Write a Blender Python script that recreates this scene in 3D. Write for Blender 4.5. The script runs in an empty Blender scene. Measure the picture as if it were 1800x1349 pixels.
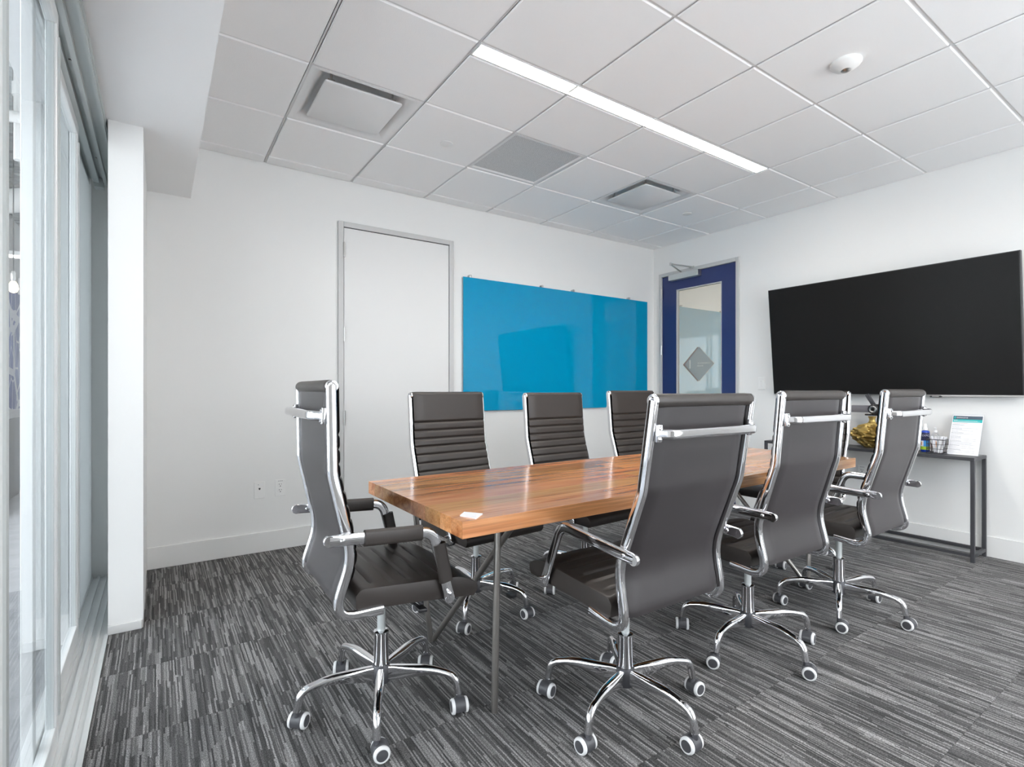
import bpy, bmesh, math, random
from mathutils import Vector, Matrix, noise

scene = bpy.context.scene
COL = scene.collection
R = math.radians

# ------------------------------------------------------------------ camera
CAM_Z = 1.147
cam_data = bpy.data.cameras.new('camera')
cam_data.sensor_fit = 'HORIZONTAL'
cam_data.sensor_width = 36.0
cam_data.lens = 36.0 * 914.7 / 1800.0
cam_data.shift_y = (685.2 - 674.5) / 1800.0
cam_data.clip_start = 0.02
cam = bpy.data.objects.new('camera', cam_data)
cam.location = (0, 0, CAM_Z)
cam.rotation_euler = (R(90), 0, -R(34.255))
COL.objects.link(cam)
scene.camera = cam

# ------------------------------------------------------------------ world: bright hazy daytime sky
world = bpy.data.worlds.new('sky')
scene.world = world
world.use_nodes = True
wn = world.node_tree.nodes; wl = world.node_tree.links
for n in list(wn): wn.remove(n)
w_tc = wn.new('ShaderNodeTexCoord')
w_sep = wn.new('ShaderNodeSeparateXYZ')
w_ramp = wn.new('ShaderNodeValToRGB')
w_ramp.color_ramp.elements[0].position = 0.0
w_ramp.color_ramp.elements[0].color = (0.96, 0.97, 1.0, 1)
w_ramp.color_ramp.elements[1].position = 0.75
w_ramp.color_ramp.elements[1].color = (0.86, 0.92, 1.0, 1)
w_bg = wn.new('ShaderNodeBackground')
w_bg.inputs['Strength'].default_value = 4.6
w_out = wn.new('ShaderNodeOutputWorld')
wl.new(w_tc.outputs['Generated'], w_sep.inputs[0])
wl.new(w_sep.outputs['Z'], w_ramp.inputs[0])
wl.new(w_ramp.outputs[0], w_bg.inputs['Color'])
wl.new(w_bg.outputs[0], w_out.inputs[0])

# ------------------------------------------------------------------ view
vs = scene.view_settings
vs.view_transform = 'Standard'
vs.look = 'None'
vs.gamma = 1.0
vs.use_curve_mapping = False
vs.exposure = 0.72
scene.cycles.use_denoising = True
scene.cycles.max_bounces = 12
scene.cycles.diffuse_bounces = 6
scene.cycles.glossy_bounces = 6
scene.cycles.transparent_max_bounces = 16
scene.cycles.sample_clamp_indirect = 8.0
scene.cycles.caustics_reflective = False
scene.cycles.caustics_refractive = False

LAMP = 31.0          # brightness of the ceiling luminaires

# ------------------------------------------------------------------ room numbers (metres)
XR, YB, ZC = 4.723, 4.04, 2.761      # right wall, back wall, ceiling
YF = -1.30                            # wall behind the viewer, with the added fill-light bay
GX, GY, T = 0.626, 2.681, 0.6096      # ceiling grid origin and module
ZS = 2.412                            # soffit underside

# ------------------------------------------------------------------ helpers: tags
def tag(o, label=None, cat=None, group=None, kind=None):
    if label: o['label'] = label
    if cat: o['category'] = cat
    if group: o['group'] = group
    if kind: o['kind'] = kind
    return o

def empty(name, loc=(0, 0, 0), rz=0.0):
    o = bpy.data.objects.new(name, None)
    o.empty_display_size = 0.1
    COL.objects.link(o)
    o.location = loc
    o.rotation_euler = (0, 0, rz)
    return o

def link(name, me, parent=None, loc=(0, 0, 0), rot=(0, 0, 0)):
    o = bpy.data.objects.new(name, me)
    COL.objects.link(o)
    if parent is not None: o.parent = parent
    o.location = loc
    o.rotation_euler = rot
    return o

def mesh_of(name, bm, mats, smooth=None):
    bmesh.ops.recalc_face_normals(bm, faces=bm.faces)
    me = bpy.data.meshes.new(name)
    bm.to_mesh(me); bm.free()
    for m in (mats if isinstance(mats, (list, tuple)) else [mats]):
        me.materials.append(m)
    if smooth is not None:
        me.shade_smooth()
        if smooth < 180:
            me.set_sharp_from_angle(angle=R(smooth))
    return me

def obj(name, bm, mats, parent=None, loc=(0, 0, 0), rot=(0, 0, 0), smooth=None):
    return link(name, mesh_of(name, bm, mats, smooth), parent, loc, rot)

# ------------------------------------------------------------------ helpers: shapes
def add_box(bm, lo, hi, bevel=0.0, seg=2, mat=0):
    r = bmesh.ops.create_cube(bm, size=1.0)
    vv = r['verts']
    for v in vv:
        v.co = Vector([lo[i] + (v.co[i] + 0.5) * (hi[i] - lo[i]) for i in range(3)])
    faces = list({f for v in vv for f in v.link_faces})
    for f in faces: f.material_index = mat
    if bevel > 0:
        edges = list({e for v in vv for e in v.link_edges})
        res = bmesh.ops.bevel(bm, geom=edges, offset=bevel, segments=seg, affect='EDGES', profile=0.5)
        for f in res['faces']: f.material_index = mat

def box(lo, hi, bevel=0.0, seg=2):
    bm = bmesh.new(); add_box(bm, lo, hi, bevel, seg); return bm

def boxes(*items, bevel=0.0):
    bm = bmesh.new()
    for lo, hi in items: add_box(bm, lo, hi, bevel)
    return bm

def loft(bm, loops, close=True, caps=True, mat=0):
    rows = [[bm.verts.new(p) for p in lp] for lp in loops]
    n = len(rows[0])
    for a, b in zip(rows, rows[1:]):
        for i in range(n if close else n - 1):
            j = (i + 1) % n
            f = bm.faces.new((a[i], a[j], b[j], b[i])); f.material_index = mat
    if caps and close:
        f = bm.faces.new(rows[0][::-1]); f.material_index = mat
        f = bm.faces.new(rows[-1]); f.material_index = mat
    return rows

def add_lathe(bm, prof, origin=(0, 0, 0), axis='Z', seg=24, mat=0):
    loops = []
    for r, h in prof:
        lp = []
        for k in range(seg):
            a = 2 * math.pi * k / seg
            c, s = r * math.cos(a), r * math.sin(a)
            p = {'Z': (c, s, h), 'X': (h, c, s), 'Y': (s, h, c)}[axis]
            lp.append(Vector(p) + Vector(origin))
        loops.append(lp)
    loft(bm, loops, True, True, mat)

def add_rod(bm, a, b, r, seg=10, mat=0):
    a = Vector(a); b = Vector(b); t = (b - a).normalized()
    u = t.orthogonal().normalized(); v = t.cross(u)
    loops = [[p + u * (r * math.cos(2 * math.pi * k / seg)) + v * (r * math.sin(2 * math.pi * k / seg)) for k in range(seg)] for p in (a, b)]
    loft(bm, loops, True, True, mat)

def fillet(pts, rad, n=6):
    """poly-line of 2-D or 3-D points with rounded corners"""
    pts = [Vector(p) for p in pts]
    out = [pts[0]]
    for i in range(1, len(pts) - 1):
        p, a, b = pts[i], pts[i - 1], pts[i + 1]
        d1 = (a - p).normalized(); d2 = (b - p).normalized()
        ang = d1.angle(d2)
        k = min(rad[i - 1] / math.tan(ang / 2), (a - p).length * 0.49, (b - p).length * 0.49)
        s, e = p + d1 * k, p + d2 * k
        for j in range(n + 1):
            t = j / n
            out.append((1 - t) ** 2 * s + 2 * t * (1 - t) * p + t * t * e)
    out.append(pts[-1])
    return out

def round_rect(w, h, r, n=3):
    out = []
    for cx, cy, a0 in ((w / 2 - r, h / 2 - r, 0), (-w / 2 + r, h / 2 - r, 90), (-w / 2 + r, -h / 2 + r, 180), (w / 2 - r, -h / 2 + r, 270)):
        for k in range(n + 1):
            a = R(a0 + 90 * k / n)
            out.append((cx + r * math.cos(a), cy + r * math.sin(a)))
    return out

def sweep(bm, path, side, sect, mat=0, scale=None):
    """sweep a closed 2-D section along a path lying in the plane normal to `side`"""
    side = Vector(side).normalized()
    loops = []
    for i, p in enumerate(path):
        a = path[max(i - 1, 0)]; b = path[min(i + 1, len(path) - 1)]
        t = (b - a).normalized()
        n = t.cross(side).normalized()
        k = scale[i] if scale else (1, 1)
        loops.append([p + side * (s[0] * k[0]) + n * (s[1] * k[1]) for s in sect])
    loft(bm, loops, True, True, mat)

def text_mesh(body, size, mat, depth=0.0004, align='LEFT'):
    cu = bpy.data.curves.new('lettering', 'FONT')
    cu.body = body; cu.size = size; cu.extrude = depth; cu.align_x = align; cu.resolution_u = 2
    tmp = bpy.data.objects.new('lettering', cu)
    COL.objects.link(tmp)
    dg = bpy.context.evaluated_depsgraph_get()
    me = bpy.data.meshes.new_from_object(tmp.evaluated_get(dg))
    bpy.data.objects.remove(tmp); bpy.data.curves.remove(cu)
    me.materials.clear(); me.materials.append(mat)
    return me

# ------------------------------------------------------------------ helpers: materials
def new_mat(name):
    m = bpy.data.materials.new(name); m.use_nodes = True
    nt = m.node_tree
    return m, nt.nodes, nt.links, nt.nodes['Principled BSDF']

def plain(name, col, rough=0.5, metal=0.0, spec=0.5, bump=None, coat=0.0, sheen=0.0, var=0.0):
    m, N, L, b = new_mat(name)
    b.inputs['Base Color'].default_value = (*col, 1)
    b.inputs['Roughness'].default_value = rough
    b.inputs['Metallic'].default_value = metal
    b.inputs['Specular IOR Level'].default_value = spec
    b.inputs['Coat Weight'].default_value = coat
    b.inputs['Sheen Weight'].default_value = sheen
    tc = N.new('ShaderNodeTexCoord')
    if var:
        nz = N.new('ShaderNodeTexNoise'); nz.inputs['Scale'].default_value = 6.0; nz.inputs['Detail'].default_value = 4
        L.new(tc.outputs['Object'], nz.inputs['Vector'])
        mx = N.new('ShaderNodeMix'); mx.data_type = 'RGBA'
        mx.inputs['A'].default_value = (*[c * (1 - var) for c in col], 1)
        mx.inputs['B'].default_value = (*[min(1, c * (1 + var)) for c in col], 1)
        L.new(nz.outputs['Fac'], mx.inputs['Factor']); L.new(mx.outputs['Result'], b.inputs['Base Color'])
    if bump:
        sc, st = bump
        nz = N.new('ShaderNodeTexNoise'); nz.inputs['Scale'].default_value = sc; nz.inputs['Detail'].default_value = 3
        L.new(tc.outputs['Object'], nz.inputs['Vector'])
        bp = N.new('ShaderNodeBump'); bp.inputs['Strength'].default_value = st; bp.inputs['Distance'].default_value = 0.002
        L.new(nz.outputs['Fac'], bp.inputs['Height']); L.new(bp.outputs['Normal'], b.inputs['Normal'])
    return m

def emitter(name, col, strength):
    m, N, L, b = new_mat(name)
    b.inputs['Base Color'].default_value = (0.9, 0.9, 0.9, 1)
    b.inputs['Emission Color'].default_value = (*col, 1)
    b.inputs['Emission Strength'].default_value = strength
    return m

def thin_glass(name, tint=(0.96, 0.985, 0.98), mirror=0.0, ior=1.5, grazing=1.0):
    """architectural pane: see-through plus Fresnel reflection (coated panes reflect more)"""
    m, N, L, b = new_mat(name)
    N.remove(b)
    out = N['Material Output']
    tr = N.new('ShaderNodeBsdfTransparent'); tr.inputs[0].default_value = (*tint, 1)
    gl = N.new('ShaderNodeBsdfGlossy'); gl.inputs['Roughness'].default_value = 0.005
    gl.inputs['Color'].default_value = (0.95, 0.98, 1, 1)
    lw = N.new('ShaderNodeLayerWeight'); lw.inputs['Blend'].default_value = 0.5
    pw = N.new('ShaderNodeMath'); pw.operation = 'POWER'; pw.inputs[1].default_value = 5.0
    L.new(lw.outputs['Facing'], pw.inputs[0])
    f0 = ((ior - 1) / (ior + 1)) ** 2 + mirror
    mt = N.new('ShaderNodeMath'); mt.operation = 'MULTIPLY_ADD'; mt.use_clamp = True
    mt.inputs[1].default_value = (1 - f0) * grazing; mt.inputs[2].default_value = f0
    L.new(pw.outputs[0], mt.inputs[0])
    mx = N.new('ShaderNodeMixShader')
    L.new(mt.outputs[0], mx.inputs[0]); L.new(tr.outputs[0], mx.inputs[1]); L.new(gl.outputs[0], mx.inputs[2])
    L.new(mx.outputs[0], out.inputs[0])
    return m

M = {}
M['wall'] = plain('wall_paint', (0.80, 0.80, 0.79), 0.6, spec=0.3, bump=(220, 0.08))
M['soffit'] = plain('soffit_paint', (0.92, 0.92, 0.92), 0.6, spec=0.3, bump=(180, 0.06))
M['base'] = plain('baseboard_vinyl', (0.78, 0.78, 0.77), 0.4)
M['greywall'] = plain('pocket_wall_paint', (0.56, 0.58, 0.58), 0.6)
M['tile'] = plain('ceiling_tile', (0.93, 0.93, 0.93), 0.9, spec=0.15, bump=(260, 0.35))
M['tee'] = plain('ceiling_tee_metal', (0.72, 0.72, 0.72), 0.45)
M['slab'] = plain('plenum', (0.55, 0.55, 0.55), 0.9)
M['plate'] = plain('white_plastic', (0.82, 0.82, 0.81), 0.35)
M['dark_slot'] = plain('dark_slot', (0.02, 0.02, 0.02), 0.6)
M['alu'] = plain('anodised_aluminium', (0.84, 0.85, 0.85), 0.35, metal=0.25)
M['alu_grey'] = plain('grey_aluminium', (0.60, 0.63, 0.63), 0.38, metal=0.5)
M['chrome'] = plain('polished_chrome', (0.80, 0.80, 0.82), 0.06, metal=1.0)
M['satin'] = plain('satin_steel', (0.55, 0.55, 0.54), 0.3, metal=1.0)
M['rod'] = plain('raw_steel_rod', (0.36, 0.34, 0.32), 0.33, metal=0.9, var=0.15)
M['black_metal'] = plain('dark_grey_metal', (0.055, 0.055, 0.062), 0.42, metal=0.2)
M['black'] = plain('black_plastic', (0.018, 0.018, 0.02), 0.4)
M['caster_grey'] = plain('caster_plastic', (0.065, 0.065, 0.072), 0.4)
M['ring'] = plain('caster_ring', (0.74, 0.74, 0.74), 0.4)
M['leather'] = plain('dark_brown_leather', (0.036, 0.030, 0.027), 0.42, spec=0.45, bump=(420, 0.12), var=0.1)
M['fabric'] = plain('charcoal_back_fabric', (0.019, 0.0155, 0.0165), 0.42, spec=0.5, bump=(900, 0.25), sheen=0.10)
M['fabric'].node_tree.nodes['Principled BSDF'].inputs['Sheen Tint'].default_value = (0.92, 0.86, 0.92, 1)
M['door_white'] = plain('closet_door_paint', (0.74, 0.74, 0.735), 0.5)
M['door_frame'] = plain('door_frame_grey', (0.55, 0.55, 0.545), 0.45)
M['navy'] = plain('navy_door_paint', (0.020, 0.036, 0.14), 0.38)
M['board'] = plain('cyan_back_painted_glass', (0.0, 0.275, 0.49), 0.015, spec=0.36)
M['board_edge'] = plain('glass_edge', (0.0, 0.16, 0.26), 0.1)
M['gold'] = plain('gold_leaf', (0.50, 0.36, 0.12), 0.42, metal=0.7, bump=(60, 0.3))
M['screen'] = plain('switched_off_screen', (0.011, 0.011, 0.011), 0.30, spec=0.10)
M['diffuser'] = emitter('lit_diffuser', (1.0, 0.955, 0.89), LAMP)
M['glass'] = thin_glass('clear_door_glass', (0.925, 0.938, 0.942), 0.0, 1.5, 0.45)
M['facade_glass'] = thin_glass('facade_glass', (0.97, 0.985, 0.985), 0.0)
M['door_glass'] = thin_glass('coated_door_glass', (0.38, 0.37, 0.33), 0.45)
M['white_metal'] = plain('white_enamel', (0.78, 0.78, 0.78), 0.35)
M['grey_film'] = plain('grey_sign_film', (0.36, 0.37, 0.345), 0.15, spec=0.6)
M['brown_edge'] = plain('bronze_sign_reflection', (0.28, 0.21, 0.17), 0.4)
M['sign_text'] = plain('cream_sign_lettering', (0.62, 0.60, 0.53), 0.5)
M['paper'] = plain('white_paper', (0.82, 0.82, 0.84), 0.5)
M['slate'] = plain('slate_print', (0.055, 0.085, 0.12), 0.5)
M['teal'] = plain('teal_print', (0.0, 0.42, 0.42), 0.5)
M['ink'] = plain('grey_ink', (0.30, 0.30, 0.32), 0.6)
M['ink_dark'] = plain('dark_ink', (0.10, 0.10, 0.11), 0.6)
M['ink_red'] = plain('red_ink', (0.55, 0.20, 0.22), 0.6)
M['blue_label'] = plain('blue_bottle', (0.012, 0.055, 0.42), 0.3)
M['dark_label'] = plain('dark_bottle_label', (0.02, 0.02, 0.07), 0.4)
M['lime'] = plain('lime_label', (0.42, 0.62, 0.03), 0.4)
M['sky_label'] = plain('sky_blue_label', (0.05, 0.32, 0.75), 0.4)
M['orange'] = plain('orange_label', (0.85, 0.30, 0.03), 0.4)
M['clear_plastic'] = thin_glass('clear_plastic', (0.95, 0.96, 0.97), 0.0)
M['ground'] = plain('concrete_apron', (0.80, 0.79, 0.77), 0.9)
M['office_floor'] = plain('office_carpet', (0.38, 0.38, 0.395), 0.9, bump=(90, 0.5), var=0.45)
M['office_grey'] = plain('office_half_wall', (0.22, 0.22, 0.225), 0.7)
M['office_white'] = plain('office_white', (0.78, 0.78, 0.77), 0.7)
M['deck'] = plain('corrugated_deck', (0.55, 0.58, 0.58), 0.6, var=0.2)
M['warm_bulb'] = emitter('warm_bulb', (1.0, 0.72, 0.42), 5.0)
M['tube_light'] = emitter('tube_light', (1.0, 0.95, 0.88), 14.0)
M['exit_red'] = emitter('exit_red', (1.0, 0.08, 0.06), 1.2)
M['corridor'] = plain('corridor_paint', (0.70, 0.66, 0.56), 0.7)

def translucent_wall(name, col, share):
    """wall made part diffuse, part light-passing, so that office daylight lifts its shade"""
    m, N, L, b = new_mat(name)
    b.inputs['Base Color'].default_value = (*col, 1); b.inputs['Roughness'].default_value = 0.6
    tl = N.new('ShaderNodeBsdfTranslucent'); tl.inputs[0].default_value = (*col, 1)
    mx = N.new('ShaderNodeMixShader'); mx.inputs[0].default_value = share
    L.new(b.outputs[0], mx.inputs[1]); L.new(tl.outputs[0], mx.inputs[2]); L.new(mx.outputs[0], N['Material Output'].inputs[0])
    return m
M['pocket_glow'] = translucent_wall('glowing_pocket_wall', (0.64, 0.665, 0.67), 0.5)  # glow-through added to brighten the dark pocket wall

def carpet_material():
    """tufted rows ~6 mm wide, each row broken into light and dark dashes along its length"""
    m, N, L, b = new_mat('striped_carpet')
    b.inputs['Roughness'].default_value = 0.95
    b.inputs['Specular IOR Level'].default_value = 0.1
    b.inputs['Sheen Weight'].default_value = 0.1
    tc = N.new('ShaderNodeTexCoord'); oi = N.new('ShaderNodeObjectInfo')
    def math_(op, a, c=None, d=None):
        n = N.new('ShaderNodeMath'); n.operation = op
        for k, v in enumerate((a, c, d)):
            if v is None: continue
            if isinstance(v, (int, float)): n.inputs[k].default_value = v
            else: L.new(v, n.inputs[k])
        return n.outputs[0]
    wob = N.new('ShaderNodeTexNoise'); wob.inputs['Scale'].default_value = 14.0; L.new(tc.outputs['Object'], wob.inputs['Vector'])
    sep = N.new('ShaderNodeSeparateXYZ'); L.new(tc.outputs['Object'], sep.inputs[0])
    x = math_('MULTIPLY_ADD', wob.outputs['Fac'], 0.004, sep.outputs['X'])
    tile = math_('MULTIPLY', oi.outputs['Random'], 977.0)
    def layer(pitch, length, seed):
        col = math_('FLOOR', math_('DIVIDE', x, pitch))
        w1 = N.new('ShaderNodeTexWhiteNoise'); w1.noise_dimensions = '2D'
        c1 = N.new('ShaderNodeCombineXYZ'); L.new(col, c1.inputs[0]); L.new(math_('ADD', tile, seed), c1.inputs[1]); L.new(c1.outputs[0], w1.inputs['Vector'])
        seg = math_('FLOOR', math_('ADD', math_('DIVIDE', sep.outputs['Y'], length), math_('MULTIPLY', w1.outputs['Value'], 40.0)))
        w2 = N.new('ShaderNodeTexWhiteNoise'); w2.noise_dimensions = '3D'
        c2 = N.new('ShaderNodeCombineXYZ'); L.new(col, c2.inputs[0]); L.new(seg, c2.inputs[1]); L.new(math_('ADD', tile, seed), c2.inputs[2]); L.new(c2.outputs[0], w2.inputs['Vector'])
        return w2.outputs['Value']
    v = math_('ADD', math_('MULTIPLY', layer(0.0052, 0.20, 3.0), 0.70), math_('MULTIPLY', layer(0.0156, 0.30, 11.0), 0.30))
    mp = N.new('ShaderNodeMapping'); mp.inputs['Scale'].default_value = (330.0, 210.0, 1.0); L.new(tc.outputs['Object'], mp.inputs['Vector'])
    lo = N.new('ShaderNodeTexNoise'); lo.inputs['Scale'].default_value = 1.0; lo.inputs['Detail'].default_value = 1.0; L.new(mp.outputs[0], lo.inputs['Vector'])
    ramp = N.new('ShaderNodeValToRGB'); e = ramp.color_ramp.elements
    e[0].position = 0.12; e[0].color = (0.036, 0.035, 0.035, 1)
    e[1].position = 0.90; e[1].color = (0.300, 0.290, 0.287, 1)
    k = ramp.color_ramp.elements.new(0.50); k.color = (0.094, 0.091, 0.090, 1)
    L.new(v, ramp.inputs[0])
    lr = N.new('ShaderNodeMapRange'); lr.inputs['From Min'].default_value = 0.3; lr.inputs['From Max'].default_value = 0.7
    lr.inputs['To Min'].default_value = 0.45; lr.inputs['To Max'].default_value = 1.55
    L.new(lo.outputs['Fac'], lr.inputs['Value'])
    mu = N.new('ShaderNodeMix'); mu.data_type = 'RGBA'; mu.blend_type = 'MULTIPLY'; mu.inputs['Factor'].default_value = 1.0
    L.new(ramp.outputs[0], mu.inputs['A']); L.new(lr.outputs[0], mu.inputs['B'])
    L.new(mu.outputs['Result'], b.inputs['Base Color'])
    bp = N.new('ShaderNodeBump'); bp.inputs['Strength'].default_value = 0.5; bp.inputs['Distance'].default_value = 0.003
    L.new(math_('MULTIPLY', v, lo.outputs['Fac']), bp.inputs['Height']); L.new(bp.outputs[0], b.inputs['Normal'])
    return m
M['carpet'] = carpet_material()

def wood_material():
    m, N, L, b = new_mat('oiled_acacia')
    b.inputs['Roughness'].default_value = 0.24
    b.inputs['Coat Weight'].default_value = 0.35
    b.inputs['Coat Roughness'].default_value = 0.10
    tc = N.new('ShaderNodeTexCoord'); oi = N.new('ShaderNodeObjectInfo')
    rnd = N.new('ShaderNodeVectorMath'); rnd.operation = 'SCALE'; rnd.inputs[0].default_value = (13.0, 0.35, 0.22)
    L.new(oi.outputs['Random'], rnd.inputs['Scale'])
    add = N.new('ShaderNodeVectorMath'); add.operation = 'ADD'
    L.new(tc.outputs['Object'], add.inputs[0]); L.new(rnd.outputs[0], add.inputs[1])
    mp = N.new('ShaderNodeMapping'); mp.inputs['Scale'].default_value = (0.55, 5.0, 6.0)
    L.new(add.outputs[0], mp.inputs['Vector'])
    nz = N.new('ShaderNodeTexNoise'); nz.inputs['Scale'].default_value = 2.2; nz.inputs['Detail'].default_value = 3
    L.new(mp.outputs[0], nz.inputs['Vector'])
    dist = N.new('ShaderNodeMath'); dist.operation = 'MULTIPLY'; dist.inputs[1].default_value = 6.0
    L.new(nz.outputs['Fac'], dist.inputs[0])
    fr = N.new('ShaderNodeMath'); fr.operation = 'PINGPONG'; fr.inputs[1].default_value = 1.0
    L.new(dist.outputs[0], fr.inputs[0])
    ramp = N.new('ShaderNodeValToRGB'); e = ramp.color_ramp.elements
    e[0].position = 0.0; e[0].color = (0.33, 0.125, 0.038, 1)
    e[1].position = 1.0; e[1].color = (0.62, 0.30, 0.125, 1)
    k = ramp.color_ramp.elements.new(0.22); k.color = (0.47, 0.19, 0.068, 1)
    L.new(fr.outputs[0], ramp.inputs[0])
    mp2 = N.new('ShaderNodeMapping'); mp2.inputs['Scale'].default_value = (4.0, 160.0, 160.0)
    L.new(add.outputs[0], mp2.inputs['Vector'])
    pore = N.new('ShaderNodeTexNoise'); pore.inputs['Scale'].default_value = 1.0; pore.inputs['Detail'].default_value = 2
    L.new(mp2.outputs[0], pore.inputs['Vector'])
    pr = N.new('ShaderNodeMapRange'); pr.inputs['From Min'].default_value = 0.35; pr.inputs['From Max'].default_value = 0.65
    pr.inputs['To Min'].default_value = 0.82; pr.inputs['To Max'].default_value = 1.12
    L.new(pore.outputs['Fac'], pr.inputs['Value'])
    mu = N.new('ShaderNodeMix'); mu.data_type = 'RGBA'; mu.blend_type = 'MULTIPLY'; mu.inputs['Factor'].default_value = 1.0
    L.new(ramp.outputs[0], mu.inputs['A']); L.new(pr.outputs[0], mu.inputs['B'])
    hsv = N.new('ShaderNodeHueSaturation')
    vr = N.new('ShaderNodeMapRange'); vr.inputs['To Min'].default_value = 0.80; vr.inputs['To Max'].default_value = 1.25
    L.new(oi.outputs['Random'], vr.inputs['Value']); L.new(vr.outputs[0], hsv.inputs['Value'])
    h1 = N.new('ShaderNodeMath'); h1.operation = 'MULTIPLY'; h1.inputs[1].default_value = 7.3; L.new(oi.outputs['Random'], h1.inputs[0])
    h2 = N.new('ShaderNodeMath'); h2.operation = 'FRACT'; L.new(h1.outputs[0], h2.inputs[0])
    hr = N.new('ShaderNodeMapRange'); hr.inputs['To Min'].default_value = 0.492; hr.inputs['To Max'].default_value = 0.510
    L.new(h2.outputs[0], hr.inputs['Value']); L.new(hr.outputs[0], hsv.inputs['Hue'])
    L.new(mu.outputs['Result'], hsv.inputs['Color'])
    L.new(hsv.outputs[0], b.inputs['Base Color'])
    return m
M['wood'] = wood_material()

def perforated_material():
    m, N, L, b = new_mat('perforated_grille')
    b.inputs['Roughness'].default_value = 0.5
    tc = N.new('ShaderNodeTexCoord')
    sep = N.new('ShaderNodeSeparateXYZ'); L.new(tc.outputs['Object'], sep.inputs[0])
    def cell(o):
        s = N.new('ShaderNodeMath'); s.operation = 'MULTIPLY'; s.inputs[1].default_value = 2 * math.pi / 0.0075
        L.new(o, s.inputs[0])
        c = N.new('ShaderNodeMath'); c.operation = 'COSINE'; L.new(s.outputs[0], c.inputs[0]); return c
    a, c = cell(sep.outputs['X']), cell(sep.outputs['Y'])
    su = N.new('ShaderNodeMath'); su.operation = 'ADD'; L.new(a.outputs[0], su.inputs[0]); L.new(c.outputs[0], su.inputs[1])
    gt = N.new('ShaderNodeMath'); gt.operation = 'GREATER_THAN'; gt.inputs[1].default_value = 0.35; L.new(su.outputs[0], gt.inputs[0])
    mx = N.new('ShaderNodeMix'); mx.data_type = 'RGBA'
    mx.inputs['A'].default_value = (0.80, 0.80, 0.80, 1); mx.inputs['B'].default_value = (0.16, 0.16, 0.16, 1)
    L.new(gt.outputs[0], mx.inputs['Factor']); L.new(mx.outputs['Result'], b.inputs['Base Color'])
    return m
M['perf'] = perforated_material()

def mural_material():
    """printed street-map mural: white road lines on mottled blue"""
    m, N, L, b = new_mat('street_map_mural')
    b.inputs['Roughness'].default_value = 0.6
    tc = N.new('ShaderNodeTexCoord')
    def vor(scale, width, loc=(0, 0, 0), sc=(1, 1, 1)):
        mp = N.new('ShaderNodeMapping'); mp.inputs['Location'].default_value = loc; mp.inputs['Scale'].default_value = sc
        L.new(tc.outputs['Object'], mp.inputs['Vector'])
        v = N.new('ShaderNodeTexVoronoi'); v.feature = 'DISTANCE_TO_EDGE'; v.inputs['Scale'].default_value = scale
        L.new(mp.outputs[0], v.inputs['Vector'])
        lt = N.new('ShaderNodeMath'); lt.operation = 'LESS_THAN'; lt.inputs[1].default_value = width
        L.new(v.outputs['Distance'], lt.inputs[0]); return lt
    a = vor(1.4, 0.045); c = vor(5.0, 0.035, (3, 1, 2), (1, 1, 0.7))
    mxm = N.new('ShaderNodeMath'); mxm.operation = 'MAXIMUM'; L.new(a.outputs[0], mxm.inputs[0]); L.new(c.outputs[0], mxm.inputs[1])
    nz = N.new('ShaderNodeTexNoise'); nz.inputs['Scale'].default_value = 1.6; nz.inputs['Detail'].default_value = 5
    L.new(tc.outputs['Object'], nz.inputs['Vector'])
    ramp = N.new('ShaderNodeValToRGB'); e = ramp.color_ramp.elements
    e[0].position = 0.35; e[0].color = (0.06, 0.10, 0.38, 1); e[1].position = 0.68; e[1].color = (0.24, 0.32, 0.66, 1)
    L.new(nz.outputs['Fac'], ramp.inputs[0])
    mx = N.new('ShaderNodeMix'); mx.data_type = 'RGBA'; mx.inputs['B'].default_value = (0.82, 0.84, 0.90, 1)
    L.new(ramp.outputs[0], mx.inputs['A']); L.new(mxm.outputs[0], mx.inputs['Factor'])
    L.new(mx.outputs['Result'], b.inputs['Base Color'])
    return m
M['mural'] = mural_material()

def struct(name, bm, mat, parent=None, loc=(0, 0, 0), smooth=None):
    o = obj(name, bm, mat, parent, loc, smooth=smooth)
    if parent is None: o['kind'] = 'structure'
    return o

# ================================================================== THE ROOM
# ---- floor: slab with carpet tiles
floor = struct('floor', box((-0.19, YF, -0.10), (XR + 0.12, YB, -0.008)), M['slab'])
CT = 0.512
tile_cache = {}
def carpet_tile(x0, x1, y0, y1):
    w, d = round(x1 - x0, 4), round(y1 - y0, 4)
    if (w, d) not in tile_cache:
        tile_cache[(w, d)] = mesh_of('carpet_tile', box((0.0004, 0.0004, -0.0079), (w - 0.0004, d - 0.0004, 0.0), 0.0012, 1), M['carpet'])
    return link('carpet_tile', tile_cache[(w, d)], floor, (x0, y0, 0))
xs = [-0.19]
while xs[-1] < XR - 1e-6: xs.append(min(xs[-1] + CT, XR))
ys = [YF + 0.02]
y = 2.122 - 7 * CT
while y < YF + 0.03: y += CT
while y < YB - 0.01: ys.append(y); y += CT
ys.append(YB)
for i in range(len(xs) - 1):
    for j in range(len(ys) - 1):
        carpet_tile(xs[i], xs[i + 1], ys[j], ys[j + 1])

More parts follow.
